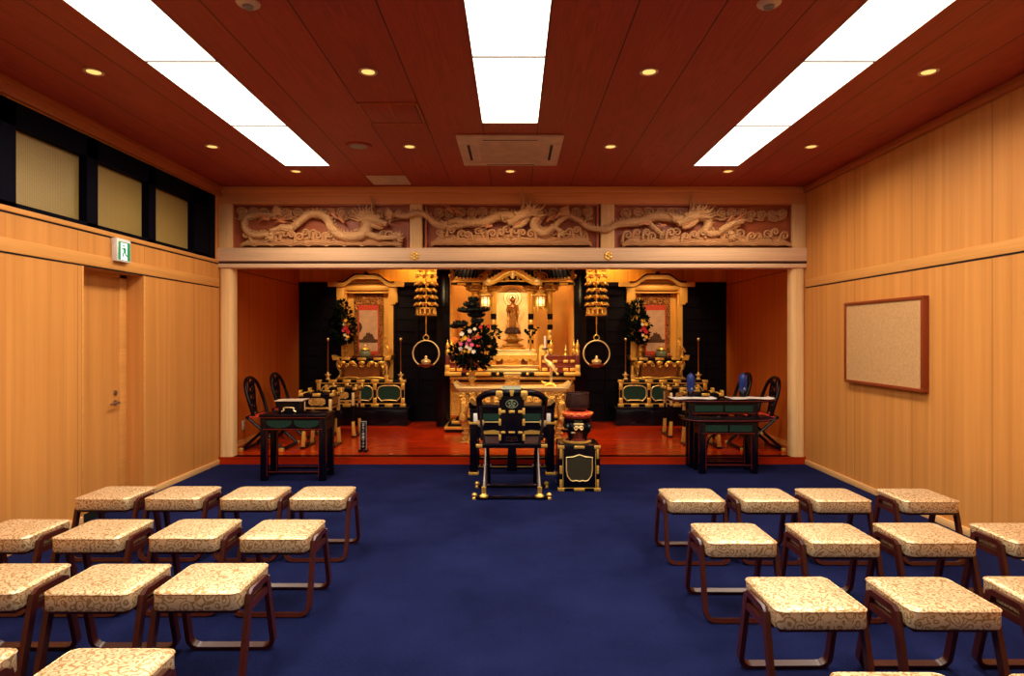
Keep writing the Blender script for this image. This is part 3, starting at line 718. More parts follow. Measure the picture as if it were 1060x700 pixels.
limb([(.002, -.012), (-.020, -.028), (-.022, -.055)], .0062); limb([(.002, -.012), (.018, -.036), (.040, -.048)], .0062)
b.build('running_figure', M['exitgreen'], t)

t = thing('pinboard', 'beige cork board in a red-brown frame hanging on the plank wall', 'pinboard', (XR, 5.815, 1.435))
hw, hz, th_ = .62, .40, .055
f = MB()
for a in ((-hw, hw, -hz, -hz + .028), (-hw, hw, hz - .028, hz), (-hw, -hw + .030, -hz + .028, hz - .028), (hw - .030, hw, -hz + .028, hz - .028)): f.box(-th_, 0, a[0], a[1], a[2], a[3], 0, .003)
f.build('frame', M['corkframe'], t)
c = MB(); c.box(-th_ + .012, -.004, -hw + .03, hw - .03, -hz + .028, hz - .028); c.build('cork_surface', M['cork'], t)

def socket():
    Y = 8.05; t = thing('wall_socket', 'white wall socket plate low on the alcove wall behind the chairs', 'socket', (AXL, 8.30, WZ(440, 8.3)))
    p = MB(); p.box(0, .008, -.042, .042, -.062, .062, 0, .003); p.build('plate', M['white'], t)
    for z in (-.026, .026):
        q = MB(); q.box(.008, .0095, -.018, .018, z - .016, z + .016, 0, .0005); q.box(.0095, .0100, -.009, -.006, z - .007, z + .007, 1); q.box(.0095, .0100, .006, .009, z - .007, z + .007, 1); q.build('outlet', [M['cream'], M['slot']], t)
socket()

# ================================================================== stools
def make_stool():
    t = thing('stool', 'x', 'stool', (0, 0, 0), 0, 'brocade stools in rows')
    w, d = .184, .178
    rings = [(.012, .336), (.002, .339), (0, .346), (0, .402), (.003, .411), (.010, .4165), (.022, .419), (.08, .4225), (.15, .4235)]
    m = MB(); vs = []; fs = []; nn = 24
    for ins, z in rings:
        for x, y in rrect(w - ins, d - ins, max(.008, .034 - ins * .2), 5): vs.append((x, y, z))
    nn = len(rrect(w, d, .03, 5))
    for i in range(len(rings) - 1):
        for k in range(nn): fs.append((i * nn + k, i * nn + (k + 1) % nn, (i + 1) * nn + (k + 1) % nn, (i + 1) * nn + k))
    fs.append(tuple(range(nn))[::-1]); fs.append(tuple((len(rings) - 1) * nn + k for k in range(nn)))
    m.add(vs, fs, 0, True); seat = m.build('seat', M['brocade'], t)
    p = MB(); p.tube([(x, y, .4095) for x, y in rrect(w + .0005, d + .0005, .034, 5)], .0032, 5, closed=True); p.build('piping', M['brocade'], seat)
    u = MB(); u.box(-.165, .165, -.155, .155, .318, .337, 0, .004); u.build('seat_base', M['stoolwood'], t)
    for sg in (-1, 1):                                   # front and rear bentwood leg loops
        def Yz(z): return sg * lerp(.190, .092, z / .385)
        pts = [(-.1975, Yz(.378), .378), (-.200, Yz(.08), .08)]
        for k in range(6): a = PI + k * PI / 10; pts.append((-.150 + .050 * math.cos(a), Yz(.012), .058 + .046 * math.sin(a)))
        pts = [(x, Yz(z), z) for x, y, z in pts]
        pts += [(-x, y, z) for x, y, z in reversed(pts)]
        nrm = Vector((0, 1, sg * .27 * 1)).normalized()
        l = MB(); l.bar(pts, .036, .022, (0, nrm.y, nrm.z)); l.build('leg_loop', M['stoolwood'], t)
    for sg in (-1, 1):                                   # rounded bridge with a hand slot at each side
        l = MB(); x = sg * .1975
        l.bar([(x, -.112, .300), (x, -.102, .350), (x, -.094, .370), (x, -.078, .382), (x, .078, .382), (x, .094, .370), (x, .102, .350), (x, .112, .300)], .020, .028, (1, 0, 0))
        l.bar([(x, -.108, .322), (x, .108, .322)], .018, .030, (1, 0, 0))
        l.box(sg * .160, sg * .190, -.10, .10, .312, .333, 0, .003)
        l.build('side_bridge', M['stoolwood'], t)
    return t
ps = make_stool(); sused = [False]
def stool(x, y, rz, lb):
    if not sused[0]: ps.location = (x, y, 0); ps.rotation_euler = (0, 0, rz); ps['label'] = lb; sused[0] = True
    else: dup(ps, (x, y, 0), rz, lb)
rowname = ['first row from the altar', 'second row from the altar', 'third row from the altar', 'last row at the frame edge']
def lab(row, side, pos): return 'gold brocade stool, %s side, %s, %s' % (side, rowname[row], pos)
wall_pos = ['beside the central aisle', 'second from the aisle', 'third from the aisle', 'fourth from the aisle']
RIGHT = [(4.335, (1.21, 1.70, 2.177, 2.75)), (3.505, (1.205, 1.75, 2.26, 2.816)), (2.675, (1.222, 1.758, 2.29)), (1.862, (1.195, 1.76))]
LEFT = [(4.395, (-1.319, -1.783, -2.29, -2.757)), (3.575, (-1.295, -1.79, -2.307, -2.803)), (2.845, (-1.35, -1.807, -2.287)), (2.02, (-1.352, -1.90))]
for side, tab in (('corkboard', RIGHT), ('door', LEFT)):
    for r, (y, xs) in enumerate(tab):
        for i, x in enumerate(xs):
            stool(x, y + R.uniform(-.008, .008), R.uniform(-.012, .012), lab(r, side, wall_pos[i]))
# ================================================================== central altar
CX = -.02
def fitting(mb, x0, x1, y0, y1, z0, z1, m=0): mb.box(x0, x1, y0, y1, z0, z1, m, .004)

# ---- tiered altar dais
t = thing('altar_dais', 'wide gold and black tiered altar dais under the standing statue', 'altar', (CX, 9.25, PZ)); W = .96
b = MB()
for x, z0, z1, gap, m in ((.98, 0, .045, 0, 0), (1.00, .045, .085, 0, 1), (.95, .085, .12, .03, 0), (.90, .12, .16, .06, 1), (.84, .16, .20, .10, 0), (.78, .20, .235, .14, 1)): b.box(-x, x, gap, .75, z0, z1, m, .004)
b.build('stepped_base', [M['black'], M['gold']], t)
b = MB(); b.box(-.92, .92, .17, .70, .235, .70); b.build('waist_panel', M['goldcarve'], t)
b = MB()
for x, z0, z1, gap, m in ((.80, .70, .735, .12, 1), (.86, .735, .77, .08, 0), (.92, .77, .81, .04, 1)): b.box(-x, x, gap, .72, z0, z1, m, .004)
b.build('upper_steps', [M['black'], M['gold']], t)
b = MB(); b.box(-.985, .985, -.02, .76, .835, .88, 0, .004); b.build('top_board', M['black'], t)
for i in range(5):
    x = lerp(-.87, .87, i / 4); b = MB(); b.box(x - .12, x + .12, -.032, .05, .832, .884, 0, .006); b.build('edge_fitting', M['gold'], t)
for i in range(4):
    x = lerp(-.655, .655, i / 3); b = MB(); b.ball((x, -.028, .858), (.024, .014, .024), seg=14, rings=8); b.build('round_boss', M['gold'], t)
for sg in (-1, 1):                                      # low railing at each side
    rl = MB(); x0, x1 = (.42, .955)
    for z in (.955, 1.04, 1.115): rl.box(sg * x0, sg * x1, .03, .06, z - .014, z + .014, 0, .004)
    rl.box(sg * .93, sg * .955, .03, .7, .94, .97, 0); rl.box(sg * .93, sg * .955, .03, .7, 1.10, 1.13, 0)
    rl.box(sg * x0, sg * x1, .035, .055, .88, 1.10, 1)
    r_ = rl.build('railing', [M['redlac'], M['redlac']], t)
    for x in (.47, .62, .78, .88):
        q = MB(); q.box(sg * x - .035, sg * x + .035, .020, .034, 1.02, 1.06, 0, .006); q.build('railing_fitting', M['gold'], r_); q = MB(); q.box(sg * x - .04, sg * x + .04, .020, .034, .90, .945, 0, .006); q.build('railing_fitting', M['gold'], r_)
    for px_, y_ in ((.955, .045), (.955, .62), (.60, .62)):
        q = MB(); c = (sg * px_, y_, 0)
        q.box(c[0] - .030, c[0] + .030, y_ - .03, y_ + .03, .88, 1.16, 0, .004); p_ = q.build('railing_post', M['redlac'], t)
        q = MB(); q.box(c[0] - .034, c[0] + .034, y_ - .034, y_ + .034, .885, .99, 0, .004); q.build('post_sleeve', M['gold'], p_); q = MB(); q.lathe([(.034, 1.13), (.036, 1.16), (.036, 1.20), (.026, 1.215), (.030, 1.235), (.034, 1.26), (.024, 1.30), (.008, 1.33), (.004, 1.36), (0, 1.365)], (c[0], y_, 0), 16); q.build('finial', M['gold'], p_)

# ---- small gold table under the statue
DZ0 = PZ + .88
t = thing('statue_table', 'bright gold table with scalloped valance carrying the standing statue', 'table', (CX, 9.56, DZ0))
b = MB(); b.box(-.40, .40, .0, .50, 0, .035, 0, .006); b.box(-.37, .37, .03, .48, .035, .075, 0, .006); b.box(-.40, .40, -.01, .50, .075, .088, 0, .004); b.build('foot_step', M['goldpale'], t)
b = MB(); b.box(-.31, .31, .08, .44, .088, .235); b.build('body', M['goldleaf'], t)
for x in (-.20, .18):
    q = MB(); q.box(x - .05, x + .05, .074, .082, .10, .20, 0, .004); q.build('side_panel', M['redlac'], t)
b = MB(); b.box(-.37, .37, .02, .50, .235, .262, 0, .005); b.box(-.33, .33, .03, .48, .262, .305, 0, .005); b.box(-.35, .35, .02, .49, .305, .328, 0, .005); b.build('tabletop', M['goldpale'], t)
b = MB(); n = 7; poly = [(-.37, .245)]
for i in range(n):
    x0 = lerp(-.37, .37, i / n); 
    for k in range(7): a = k / 6; poly.append((x0 + a * .74 / n, .195 - .045 * math.sin(PI * a)))
poly.append((.37, .245)); b.prism(poly, .012, .022, 'y')
b.build('valance', M['gold'], t)

# ---- standing statue
SZ = DZ0 + .328
t = thing('standing_statue', 'standing gilded robed figure with a rayed halo on a lotus pedestal', 'statue', (CX, 9.80, SZ))
b = MB(); b.lathe([(.19, 0), (.20, .02), (.18, .035), (.15, .04), (.165, .06), (.15, .075), (.09, .085), (.075, .105), (.10, .12), (.15, .14), (.165, .155), (.13, .165), (.08, .17), (.065, .20), (.07, .235)], seg=24, ripple=8, ra=.04); ped = b.build('pedestal', M['goldcarve'], t)
b = MB()
for row, (r, z, n) in enumerate(((.125, .262, 12), (.115, .288, 12))):
    for k in range(n):
        a = 2 * PI * (k + row * .5) / n; b.ball((r * .75 * math.cos(a), r * .75 * math.sin(a), z), (.034, .034, .028), seg=8, rings=6)
b.lathe([(.0, .225), (.06, .235), (.100, .30), (.095, .335), (.0, .341)], seg=20); b.build('lotus_seat', M['bronze'], ped)
SQ = Matrix.Translation((0, 0, .34 - .278 * .75)) @ Matrix.Diagonal((.60, .66, .75, 1))
b = MB(); b.T = SQ                                       # robe, torso, head as one body
b.lathe([(.078, .278), (.095, .282), (.092, .33), (.088, .42), (.090, .50), (.098, .56), (.104, .60), (.112, .66), (.118, .70), (.108, .735), (.070, .755), (.040, .765), (.034, .785), (.038, .795), (.052, .815), (.058, .84), (.055, .87), (.046, .885), (.034, .892)], seg=24, sy=.68, ripple=0)
b.ball((0, -.006, .838), (.052, .056, .062), seg=16, rings=12); b.ball((0, -.060, .832), (.010, .012, .014), seg=8, rings=6)
for s_ in (-1, 1):
    b.ball((s_ * .056, .0, .832), (.010, .016, .030), seg=8, rings=6)
    b.ball((s_ * .022, -.053, .846), (.012, .006, .005), seg=8, rings=6)
b.ball((0, -.056, .808), (.016, .006, .005), seg=8, rings=6)
R_ = smooth_path([(-.105, .0, .715), (-.130, -.01, .64), (-.118, -.06, .60), (-.075, -.105, .655)], 4); b.tube(R_, [lerp(.042, .022, i / (len(R_) - 1)) for i in range(len(R_))], 10)
L_ = smooth_path([(.105, .0, .715), (.135, -.01, .63), (.128, -.04, .55), (.105, -.085, .50)], 4); b.tube(L_, [lerp(.042, .022, i / (len(L_) - 1)) for i in range(len(L_))], 10)
for hx, hz, up in ((-.072, .668, 1), (.104, .488, -1)):
    b.ball((hx, -.112, hz + up * .008), (.018, .010, .022), seg=10, rings=8)
    for k in range(4): x = hx + (k - 1.5) * .0095; l = (.030, .036, .034, .026)[k]; b.tube([(x, -.113, hz + up * .022), (x, -.118, hz + up * (.022 + l * .5)), (x, -.116, hz + up * (.022 + l))], [.005, .0048, .0035], 6)
    b.tube([(hx + .016, -.114, hz + up * .004), (hx + .026, -.120, hz + up * .020), (hx + .020, -.124, hz + up * .032)], [.006, .0052, .004], 6)
body = b.build('body', M['statue'], t)
b = MB(); b.T = SQ; b.ball((0, .004, .872), (.056, .056, .040), seg=16, rings=8); b.ball((0, .006, .908), (.030, .030, .026), seg=12, rings=8); b.build('hair', M['bronze'], body)
b = MB(); b.T = SQ                                       # robe folds and sleeves
for k in range(9):
    x = lerp(-.075, .075, k / 8); yy = -.068 * math.sqrt(max(.05, 1 - (x / .1) ** 2)); b.tube(smooth_path([(x * .8, yy * 1.0, .58), (x, yy * .96, .45), (x * 1.05, yy * .98, .30)], 3), .0065, 5)
for q in range(4): b.tube(smooth_path([(-.085 + q * .01, -.045, .70 - q * .03), (-.01, -.082, .63 - q * .035), (.075, -.058, .66 - q * .03)], 4), .008, 5)
for s_ in (-1, 1): b.prism([(s_ * .11, .60), (s_ * .145, .55), (s_ * .150, .40), (s_ * .125, .36), (s_ * .095, .42)], -.03, .02, 'y', 0, .008)
b.build('robe', M['goldcarve'], body)
b = MB()
for k in range(60):
    a = 2 * PI * k / 60; b.tube([(.04 * math.cos(a), .055, .80 + .04 * math.sin(a)), (.185 * math.cos(a), .055, .80 + .185 * math.sin(a))], [.0030, .0026], 4)
b.tube([(.09 * math.cos(2 * PI * k / 40), .055, .80 + .09 * math.sin(2 * PI * k / 40)) for k in range(40)], .006, 6, closed=True); b.tube([(.14 * math.cos(2 * PI * k / 40), .055, .80 + .14 * math.sin(2 * PI * k / 40)) for k in range(40)], .005, 6, closed=True)
b.tube([(0, .055, .80), (0, .06, .5), (0, .03, .30)], .006, 6); b.build('halo', M['bronze'], t)

# ---- shrine canopy: pillars, bracketed roof, curved gable
t = thing('altar_shrine', 'gilded altar shrine with dark curved roof and four banded pillars framing the statue', 'shrine', (CX, 9.92, 0))
for x in (-.60, -.30, .285, .585):
    b = MB(); z0 = DZ0 + .001
    b.lathe([(.052, z0), (.052, z0 + .03), (.040, z0 + .05), (.040, 2.16), (.050, 2.18), (.050, 2.20)], (x, 0, 0), 16); p_ = b.build('pillar', M['gold'], t)
    for za, zb in ((1.60, 1.68), (1.76, 1.85), (1.38, 1.44)):
        q = MB(); q.lathe([(.0425, za), (.0435, za + .01), (.0435, zb - .01), (.0425, zb)], (x, 0, 0), 16); q.build('black_band', M['black'], p_)
    for z in (1.72, 1.56, 1.48, 1.30):
        q = MB(); q.ball((x, -.040, z), (.020, .010, .032), seg=8, rings=6); q.build('boss', M['goldpale'], p_)
    q = MB()                                              # bracket cluster on the pillar head
    for k, (ww, z) in enumerate(((.09, 2.195), (.13, 2.235), (.17, 2.275))): q.box(x - ww, x + ww, -.06 - k * .03, .05, z, z + .026, 0, .004)
    for k in (-1, 0, 1): q.box(x + k * .10 - .025, x + k * .10 + .025, -.12, -.02, 2.215 + .02 * (k == 0), 2.30, 0, .006)
    q.build('bracket_cluster', M['goldcarve'], t)
b = MB()                                                  # arched gilded tympana between the pillars
def arch(x0, x1, zs, zt, y0, y1):
    n = 14; pts = [(x0, 2.2), (x0, zs)]
    for k in range(n + 1): a = PI - PI * k / n; pts.append(((x0 + x1) / 2 + (x1 - x0) / 2 * .92 * math.cos(a), zs + (zt - zs) * math.sin(a)))
    pts += [(x1, zs), (x1, 2.2)]; b.prism(pts, y0, y1, 'y')
arch(-.565, -.335, 1.80, 2.00, -.01, .01); b.build('arched_panel', M['goldcarve'], t)
b = MB(); arch(.32, .55, 1.80, 2.00, -.01, .01); b.build('arched_panel', M['goldcarve'], t)
b = MB(); b.box(-.26, .245, .30, .31, DZ0, 2.2); b.build('gilded_backdrop', M['backdrop'], t)
b = MB(); b.box(-.90, .90, -.08, .10, 2.30, 2.345, 0, .004); b.build('entablature', M['goldcarve'], t)
def gable(x, wd, hh): 
    u = min(1, abs(x) / wd); return hh * .5 * (1 + math.cos(PI * u))
b = MB()                                                  # roof slopes, dark tiled
xs = [lerp(-.96, .96, i / 72) for i in range(73)]
lo = [(x, 2.365 + gable(x, .40, .17) + .05 * max(0, (abs(x) - .7) / .26) ** 2) for x in xs]
vs = []; fs = []
for x, z in lo: vs += [(x, -.26, z), (x * .98, .30, z + .24), (x * .98, .30, z + .20), (x, -.24, z - .03)]
for i in range(72):
    for k in range(4): fs.append((i * 4 + k, i * 4 + (k + 1) % 4, i * 4 + 4 + (k + 1) % 4, i * 4 + 4 + k))
b.add(vs, fs, 0, True)
for x, z in lo[::2]: b.tube([(x, -.255, z + .008), (x * .98, .29, z + .248)], .011, 6)
e_ = MB(); e_.tube([(x, -.275, z - .010) for x, z in lo], .022, 8, sx=.6); e_.build('eave_edge', M['gold'], t)
for x, z in lo[::2]:
    b.box(x - .012, x + .012, -.285, -.250, z - .005, z + .026, 1)
b.build('tiled_roof', [M['soot'], M['gold']], t)
b = MB(); b.tube([(x, -.27, z - .06) for x, z in lo if abs(x) < .46], [.034 + .016 * math.cos(x / .46 * PI / 2) for x, z in lo if abs(x) < .46], 8, sx=.5); gb = b.build('gable_board', M['gold'], t)
b = MB()
for k, (ux, uz, rr_) in enumerate(((0, 2.435, .045), (-.05, 2.45, .030), (.05, 2.45, .030), (0, 2.40, .03))): b.ball((ux, -.285, uz), (rr_, .018, rr_), seg=10, rings=6)
b.build('gable_pendant', M['goldpale'], gb)
for s_ in (-1, 1):
    b = MB(); b.ball((s_ * .38, -.285, 2.335), (.060, .022, .045), seg=10, rings=6); b.tube(spiral(s_ * .38, 2.33, .06, .01, 1.2, -.295, 0 if s_ < 0 else PI, 10, s_), .011, 6); b.build('gable_scroll', M['goldpale'], gb)
b = MB(); b.prism([(x, z - .09) for x, z in lo if abs(x) < .36] + [(.30, 2.34), (-.30, 2.34)], -.20, -.17, 'y'); b.build('gable_panel', M['dark'], t)
b = MB()
for s_ in (-1, 1):
    for k in range(3): b.tube(spiral(s_ * (.09 + k * .085), 2.385 - k * .012, .034, .006, 1.3, -.212, k, 9, s_), .008, 6)
b.tube([(-.28, -.21, 2.335), (0, -.215, 2.35), (.28, -.21, 2.335)], .010, 6); b.build('gable_carving', M['gold'], t)
b = MB(); b.box(-.96, .96, -.17, -.13, 2.285, 2.325, 0, .004)
for i in range(9): x = lerp(-.90, .90, i / 8); b.box(x - .045, x + .045, -.185, -.165, 2.290, 2.322, 1, .004)
b.build('lower_eave', [M['gold'], M['black']], t)
for s_ in (-1, 1):
    b = MB(); b.tube(smooth_path([(s_ * .90, -.27, 2.36), (s_ * .93, -.29, 2.42), (s_ * .90, -.30, 2.47), (s_ * .94, -.31, 2.50)], 4), [.035, .034, .032, .03, .028, .026, .024, .022, .020, .018, .014, .010, .004], 8)
    b.ball((s_ * .915, -.30, 2.44), (.035, .03, .028), seg=10, rings=6); b.build('corner_ornament', M['goldcarve'], t)
    b = MB(); b.ball((s_ * .42, -.30, 2.42), (.05, .03, .06), seg=10, rings=6); b.tube(spiral(s_ * .46, 2.40, .07, .01, 1.4, -.31, 0, 10, s_), .013, 6); b.tube(spiral(s_ * .36, 2.46, .05, .01, 1.4, -.31, 0, 10, -s_), .012, 6); b.build('ridge_ornament', M['goldcarve'], t)

# ---- two lit hanging lanterns in front of the shrine
def lantern(x, lb):
    t = thing('hanging_lantern', lb, 'lantern', (x, 9.62, 1.92), 0, 'lit lanterns at the shrine')
    b = MB(); b.lathe([(.075, .0), (.085, .012), (.070, .03), (.062, .04)], seg=6); b.lathe([(.062, .17), (.075, .18), (.135, .185), (.12, .20), (.07, .235), (.03, .26), (.02, .29), (.028, .31), (.010, .345)], seg=6); b.build('roof', M['goldcarve'], t)
    b = MB(); b.lathe([(0, .042), (.056, .042), (.056, .168), (0, .168)], seg=6); b.build('lit_paper', M['lantern'], t)
    b = MB()
    for k in range(6):
        a = 2 * PI * k / 6; b.tube([(.062 * math.cos(a), .062 * math.sin(a), .03), (.062 * math.cos(a), .062 * math.sin(a), .175)], .010, 5)
    for k in range(6):
        a = 2 * PI * k / 6; a2 = 2 * PI * (k + 1) / 6
        for z in (.06, .15): b.tube([(.062 * math.cos(a), .062 * math.sin(a), z), (.062 * math.cos(a2), .062 * math.sin(a2), z)], .008, 5)
    b.build('frame', M['gold'], t)
    b = MB()
    for k in range(6):
        a = 2 * PI * k / 6; b.tube(smooth_path([(.075 * math.cos(a), .075 * math.sin(a), .01), (.10 * math.cos(a), .10 * math.sin(a), -.03), (.085 * math.cos(a), .085 * math.sin(a), -.06)], 3), [.012, .011, .010, .009, .007, .005, .003], 6)
        b.ball((.13 * math.cos(a), .13 * math.sin(a), .20), .013, seg=8, rings=6)
    b.build('legs', M['gold'], t)
    b = MB(); b.tube([(0, 0, .34), (0, 0, .98)], .006, 6); b.build('chain', M['gold'], t)
lantern(WX(502.5, 9.62), 'lit gold hanging lantern above the pine of the big flower arrangement')
lantern(WX(559.5, 9.62), 'lit gold hanging lantern between pillars, above the white candle')

# ---- front offering table with carved gold frieze
t = thing('offering_table', 'long gold offering table with upturned ends and carved frieze before the dais', 'table', (CX, 8.34, PZ)); hw = .745
b = MB(); b.box(-hw, hw, -.02, .40, .715, .742, 0, .006); b.box(-hw + .03, hw - .03, 0, .38, .69, .716, 0, .004)
for s_ in (-1, 1): b.tube(smooth_path([(s_ * (hw - .10), .19, .742), (s_ * (hw - .03), .19, .752), (s_ * hw, .19, .785), (s_ * (hw + .035), .19, .80)], 3), [.03, .03, .028, .026, .024, .022, .020, .016, .012, .008][:10], 4, sx=.7, sy=1.0) if False else b.prism([(s_ * (hw - .12), .742), (s_ * (hw - .04), .755), (s_ * (hw + .02), .805), (s_ * (hw + .035), .80), (s_ * hw, .735)], -.02, .40, 'y')
b.build('tabletop', M['goldpale'], t)
b = MB(); b.box(-hw + .05, hw - .05, .03, .05, .47, .69); b.build('frieze_panel', M['goldcarve'], t)
b = MB(); q = random.Random(4)
for i in range(13):
    x = lerp(-hw + .10, hw - .10, i / 12)
    for z in (.64, .57, .51):
        b.tube(spiral(x + q.uniform(-.02, .02), z, q.uniform(.034, .05), .006, 1.5, .018, q.uniform(0, 6), 10, q.choice((-1, 1))), .0095, 6)
        b.ball((x + q.uniform(-.05, .05), .012, z + q.uniform(-.02, .02)), (.018, .018, .014), seg=8, rings=6)
b.build('scroll_carving', M['gold'], t)
b = MB(); b.box(-hw + .04, hw - .04, .01, .06, .655, .69, 0, .004); pts = [(-hw + .06, .50)]
for i in range(8):
    x0 = lerp(-hw + .06, hw - .06, i / 8)
    for k in range(1, 7): a = k / 6; pts.append((x0 + a * (2 * hw - .12) / 8, .465 - .03 * math.sin(PI * a)))
b.prism(pts + [(hw - .06, .50)], .012, .045, 'y'); b.build('apron', M['goldcarve'], t)
for sx_ in (-1, 1):
    for y_ in (.03, .34):
        b = MB(); x = sx_ * (hw - .12)
        P_ = smooth_path([(x, y_, .50), (x + sx_ * .03, y_ - .01, .40), (x + sx_ * .045, y_ - .015, .31), (x + sx_ * .01, y_, .22), (x - sx_ * .012, y_, .14), (x, y_, .07), (x + sx_ * .02, y_ - .01, .03)], 4)
        rr = [lerp(.062, .03, min(1, i / 12)) if i < 14 else lerp(.03, .045, (i - 14) / max(1, len(P_) - 15)) for i in range(len(P_))]
        b.tube(P_, rr, 10); b.box(x - .055, x + .055, y_ - .055, y_ + .055, 0, .03, 0, .006)
        for z in (.07, .13, .19): b.box(x - .045, x + .045, y_ - .045, y_ + .045, z - .008, z + .012, 0, .006)
        b.ball((x + sx_ * .03, y_ - .05, .33), (.045, .028, .06), seg=10, rings=8); b.build('leg', M['goldcarve'], t)
b = MB(); b.box(-hw + .10, hw - .10, .03, .06, .03, .055, 0, .004); b.box(-hw + .10, hw - .10, .31, .34, .03, .055, 0, .004); b.build('stretcher', M['gold'], t)
TT = PZ + .742                                           # its top

# ---- incense burner box, crane candlestick, candle, small vase, tablet
t = thing('incense_box', 'square gold incense burner in the middle of the offering table', 'incense burner', (CX, 8.47, TT))
b = MB(); b.box(-.095, .095, -.07, .07, .012, .10, 0, .008); b.box(-.115, .115, -.085, .085, .10, .165, 0, .008)
for sx_ in (-.08, .08):
    for sy_ in (-.055, .055): b.box(sx_ - .015, sx_ + .015, sy_ - .015, sy_ + .015, 0, .015)
b.build('bowl', M['goldcarve'], t)
b = MB(); b.box(-.12, .12, -.09, .09, .165, .178, 0, .004); b.build('rim', M['goldpale'], t)

def crane(t, s, pale=True):
    m = M['goldpale'] if pale else M['gold']
    b = MB(); P_ = smooth_path([(.075 * s, 0, .225 * s), (.045 * s, 0, .25 * s), (.005 * s, 0, .28 * s), (-.035 * s, 0, .315 * s), (-.045 * s, 0, .35 * s), (-.02 * s, 0, .385 * s), (-.018 * s, 0, .42 * s), (-.045 * s, 0, .44 * s)], 4)
    n = len(P_); rr = []
    for i in range(n):
        u = i / (n - 1); rr.append(s * (lerp(.012, .038, min(1, u / .22)) if u < .22 else (lerp(.038, .014, min(1, (u - .22) / .3)) if u < .52 else .014)))
    b.tube(P_, rr, 10); b.ball(P_[-1], .021 * s, seg=10, rings=8); b.tube([P_[-1], (P_[-1][0] - .075 * s, 0, P_[-1][2] - .008 * s)], [.010 * s, .001], 6); b.build('body', m, t)
    w_ = MB()
    for s_ in (-1, 1):
        for k in range(4): w_.tube([(.0, s_ * .03 * s, .272 * s), (.045 * s, s_ * (.038 + .004 * k) * s, (.25 - .012 * k) * s), ((.09 + .006 * k) * s, s_ * .025 * s, (.205 - .02 * k) * s)], [.008 * s, .012 * s, .002], 6)
    w_.build('wing', m, t)
    l_ = MB(); l_.tube([(.035 * s, -.018 * s, .235 * s), (.035 * s, -.018 * s, .04 * s)], .0075 * s, 6); l_.tube([(.02 * s, .018 * s, .235 * s), (.02 * s, .018 * s, .04 * s)], .0075 * s, 6); l_.build('legs', m, t)
    d_ = MB(); d_.ball((.02 * s, 0, .032 * s), (.055 * s, .045 * s, .022 * s), seg=12, rings=8)
    for a in (.6, 2.5, 3.8, 5.6): d_.tube([(.02 * s + .045 * s * math.cos(a), .04 * s * math.sin(a), .022 * s), (.02 * s + .085 * s * math.cos(a), .07 * s * math.sin(a), .004 * s)], [.014 * s, .007 * s], 6)
    d_.tube([(-.03 * s, 0, .035 * s), (-.075 * s, 0, .05 * s), (-.085 * s, 0, .065 * s)], [.016 * s, .013 * s, .012 * s], 8); d_.build('turtle_base', M['gold'], t)
t = thing('crane_candlestick', 'pale gold crane standing on a turtle at the end of the offering table', 'candlestick', (WX(568, 8.46), 8.46, TT)); crane(t, 1.10)
b = MB(); b.lathe([(0, .47), (.012, .47), (.014, .485), (.045, .50), (.050, .510), (.014, .512), (0, .512)], (-.05, 0, 0), 16); b.tube([(-.05, 0, .46), (-.05, 0, .475)], .006, 6); b.build('drip_pan', M['bronze'], t)
t = thing('candle', 'tall white candle above the crane candlestick', 'candle', (WX(568, 8.46) - .05, 8.46, TT + .5125)); b = MB(); b.lathe([(0, 0), (.014, 0), (.016, .15), (.010, .156), (0, .156)], seg=14); b.build('wax', M['paper'], t); b = MB(); b.tube([(0, 0, .155), (.001, 0, .172)], .0018, 5); b.build('wick', M['slot'], t)
t = thing('memorial_tablet', 'narrow brown upright tablet beside the statue table, behind the crane', 'tablet', (WX(561, 9.5), 9.50, DZ0))
b = MB(); b.prism([(-.045, .05), (.045, .05), (.045, .36), (.025, .395), (0, .40), (-.025, .395), (-.045, .36)], -.01, .01, 'y', 0, .003); b.build('plaque', M['goldleaf'], t)
b = MB(); b.box(-.075, .075, -.05, .05, 0, .025, 0, .004); b.box(-.055, .055, -.035, .035, .025, .052, 0, .004); b.build('base', M['goldcarve'], t)
t = thing('sprig_vase', 'slender gold vase with dark sprigs next to the statue', 'vase', (WX(549, 9.60), 9.60, DZ0 + .328))
b = MB(); b.lathe([(.03, 0), (.032, .012), (.014, .03), (.020, .06), (.026, .09), (.016, .12), (.013, .15), (.024, .17)], seg=16); b.build('body', M['goldcarve'], t)
b = MB(); q = random.Random(2)
for k in range(11):
    a = q.uniform(0, 6.3); l = q.uniform(.10, .22); e = (l * .55 * math.cos(a), l * .4 * math.sin(a), .17 + l * .75)
    b.tube([(0, 0, .16), (e[0] * .4, e[1] * .4, .17 + l * .45), e], [.004, .003, .002], 5); b.ball(e, (.026, .018, .014), seg=7, rings=5); b.ball((e[0] * .6, e[1] * .6, .17 + l * .5), (.018, .014, .012), seg=7, rings=5)
b.build('sprigs', M['leaf'], t)
for x_, y_, s_, lb in ((WX(586.5, 9.6), 9.75, 1.0, 'small bottle-shaped gold censer on the dais near the railing corner'),):
    t = thing('gold_bottle', lb, 'ornament', (x_, y_, DZ0)); b = MB(); b.lathe([(.05, 0), (.055, .02), (.03, .05), (.045, .10), (.060, .16), (.055, .21), (.030, .25), (.020, .29), (.028, .31)], seg=16); b.build('body', M['gold'], t); b = MB(); b.lathe([(.026, .31), (.014, .335), (.016, .355), (.004, .40)], seg=12); b.build('stopper', M['goldpale'], t)

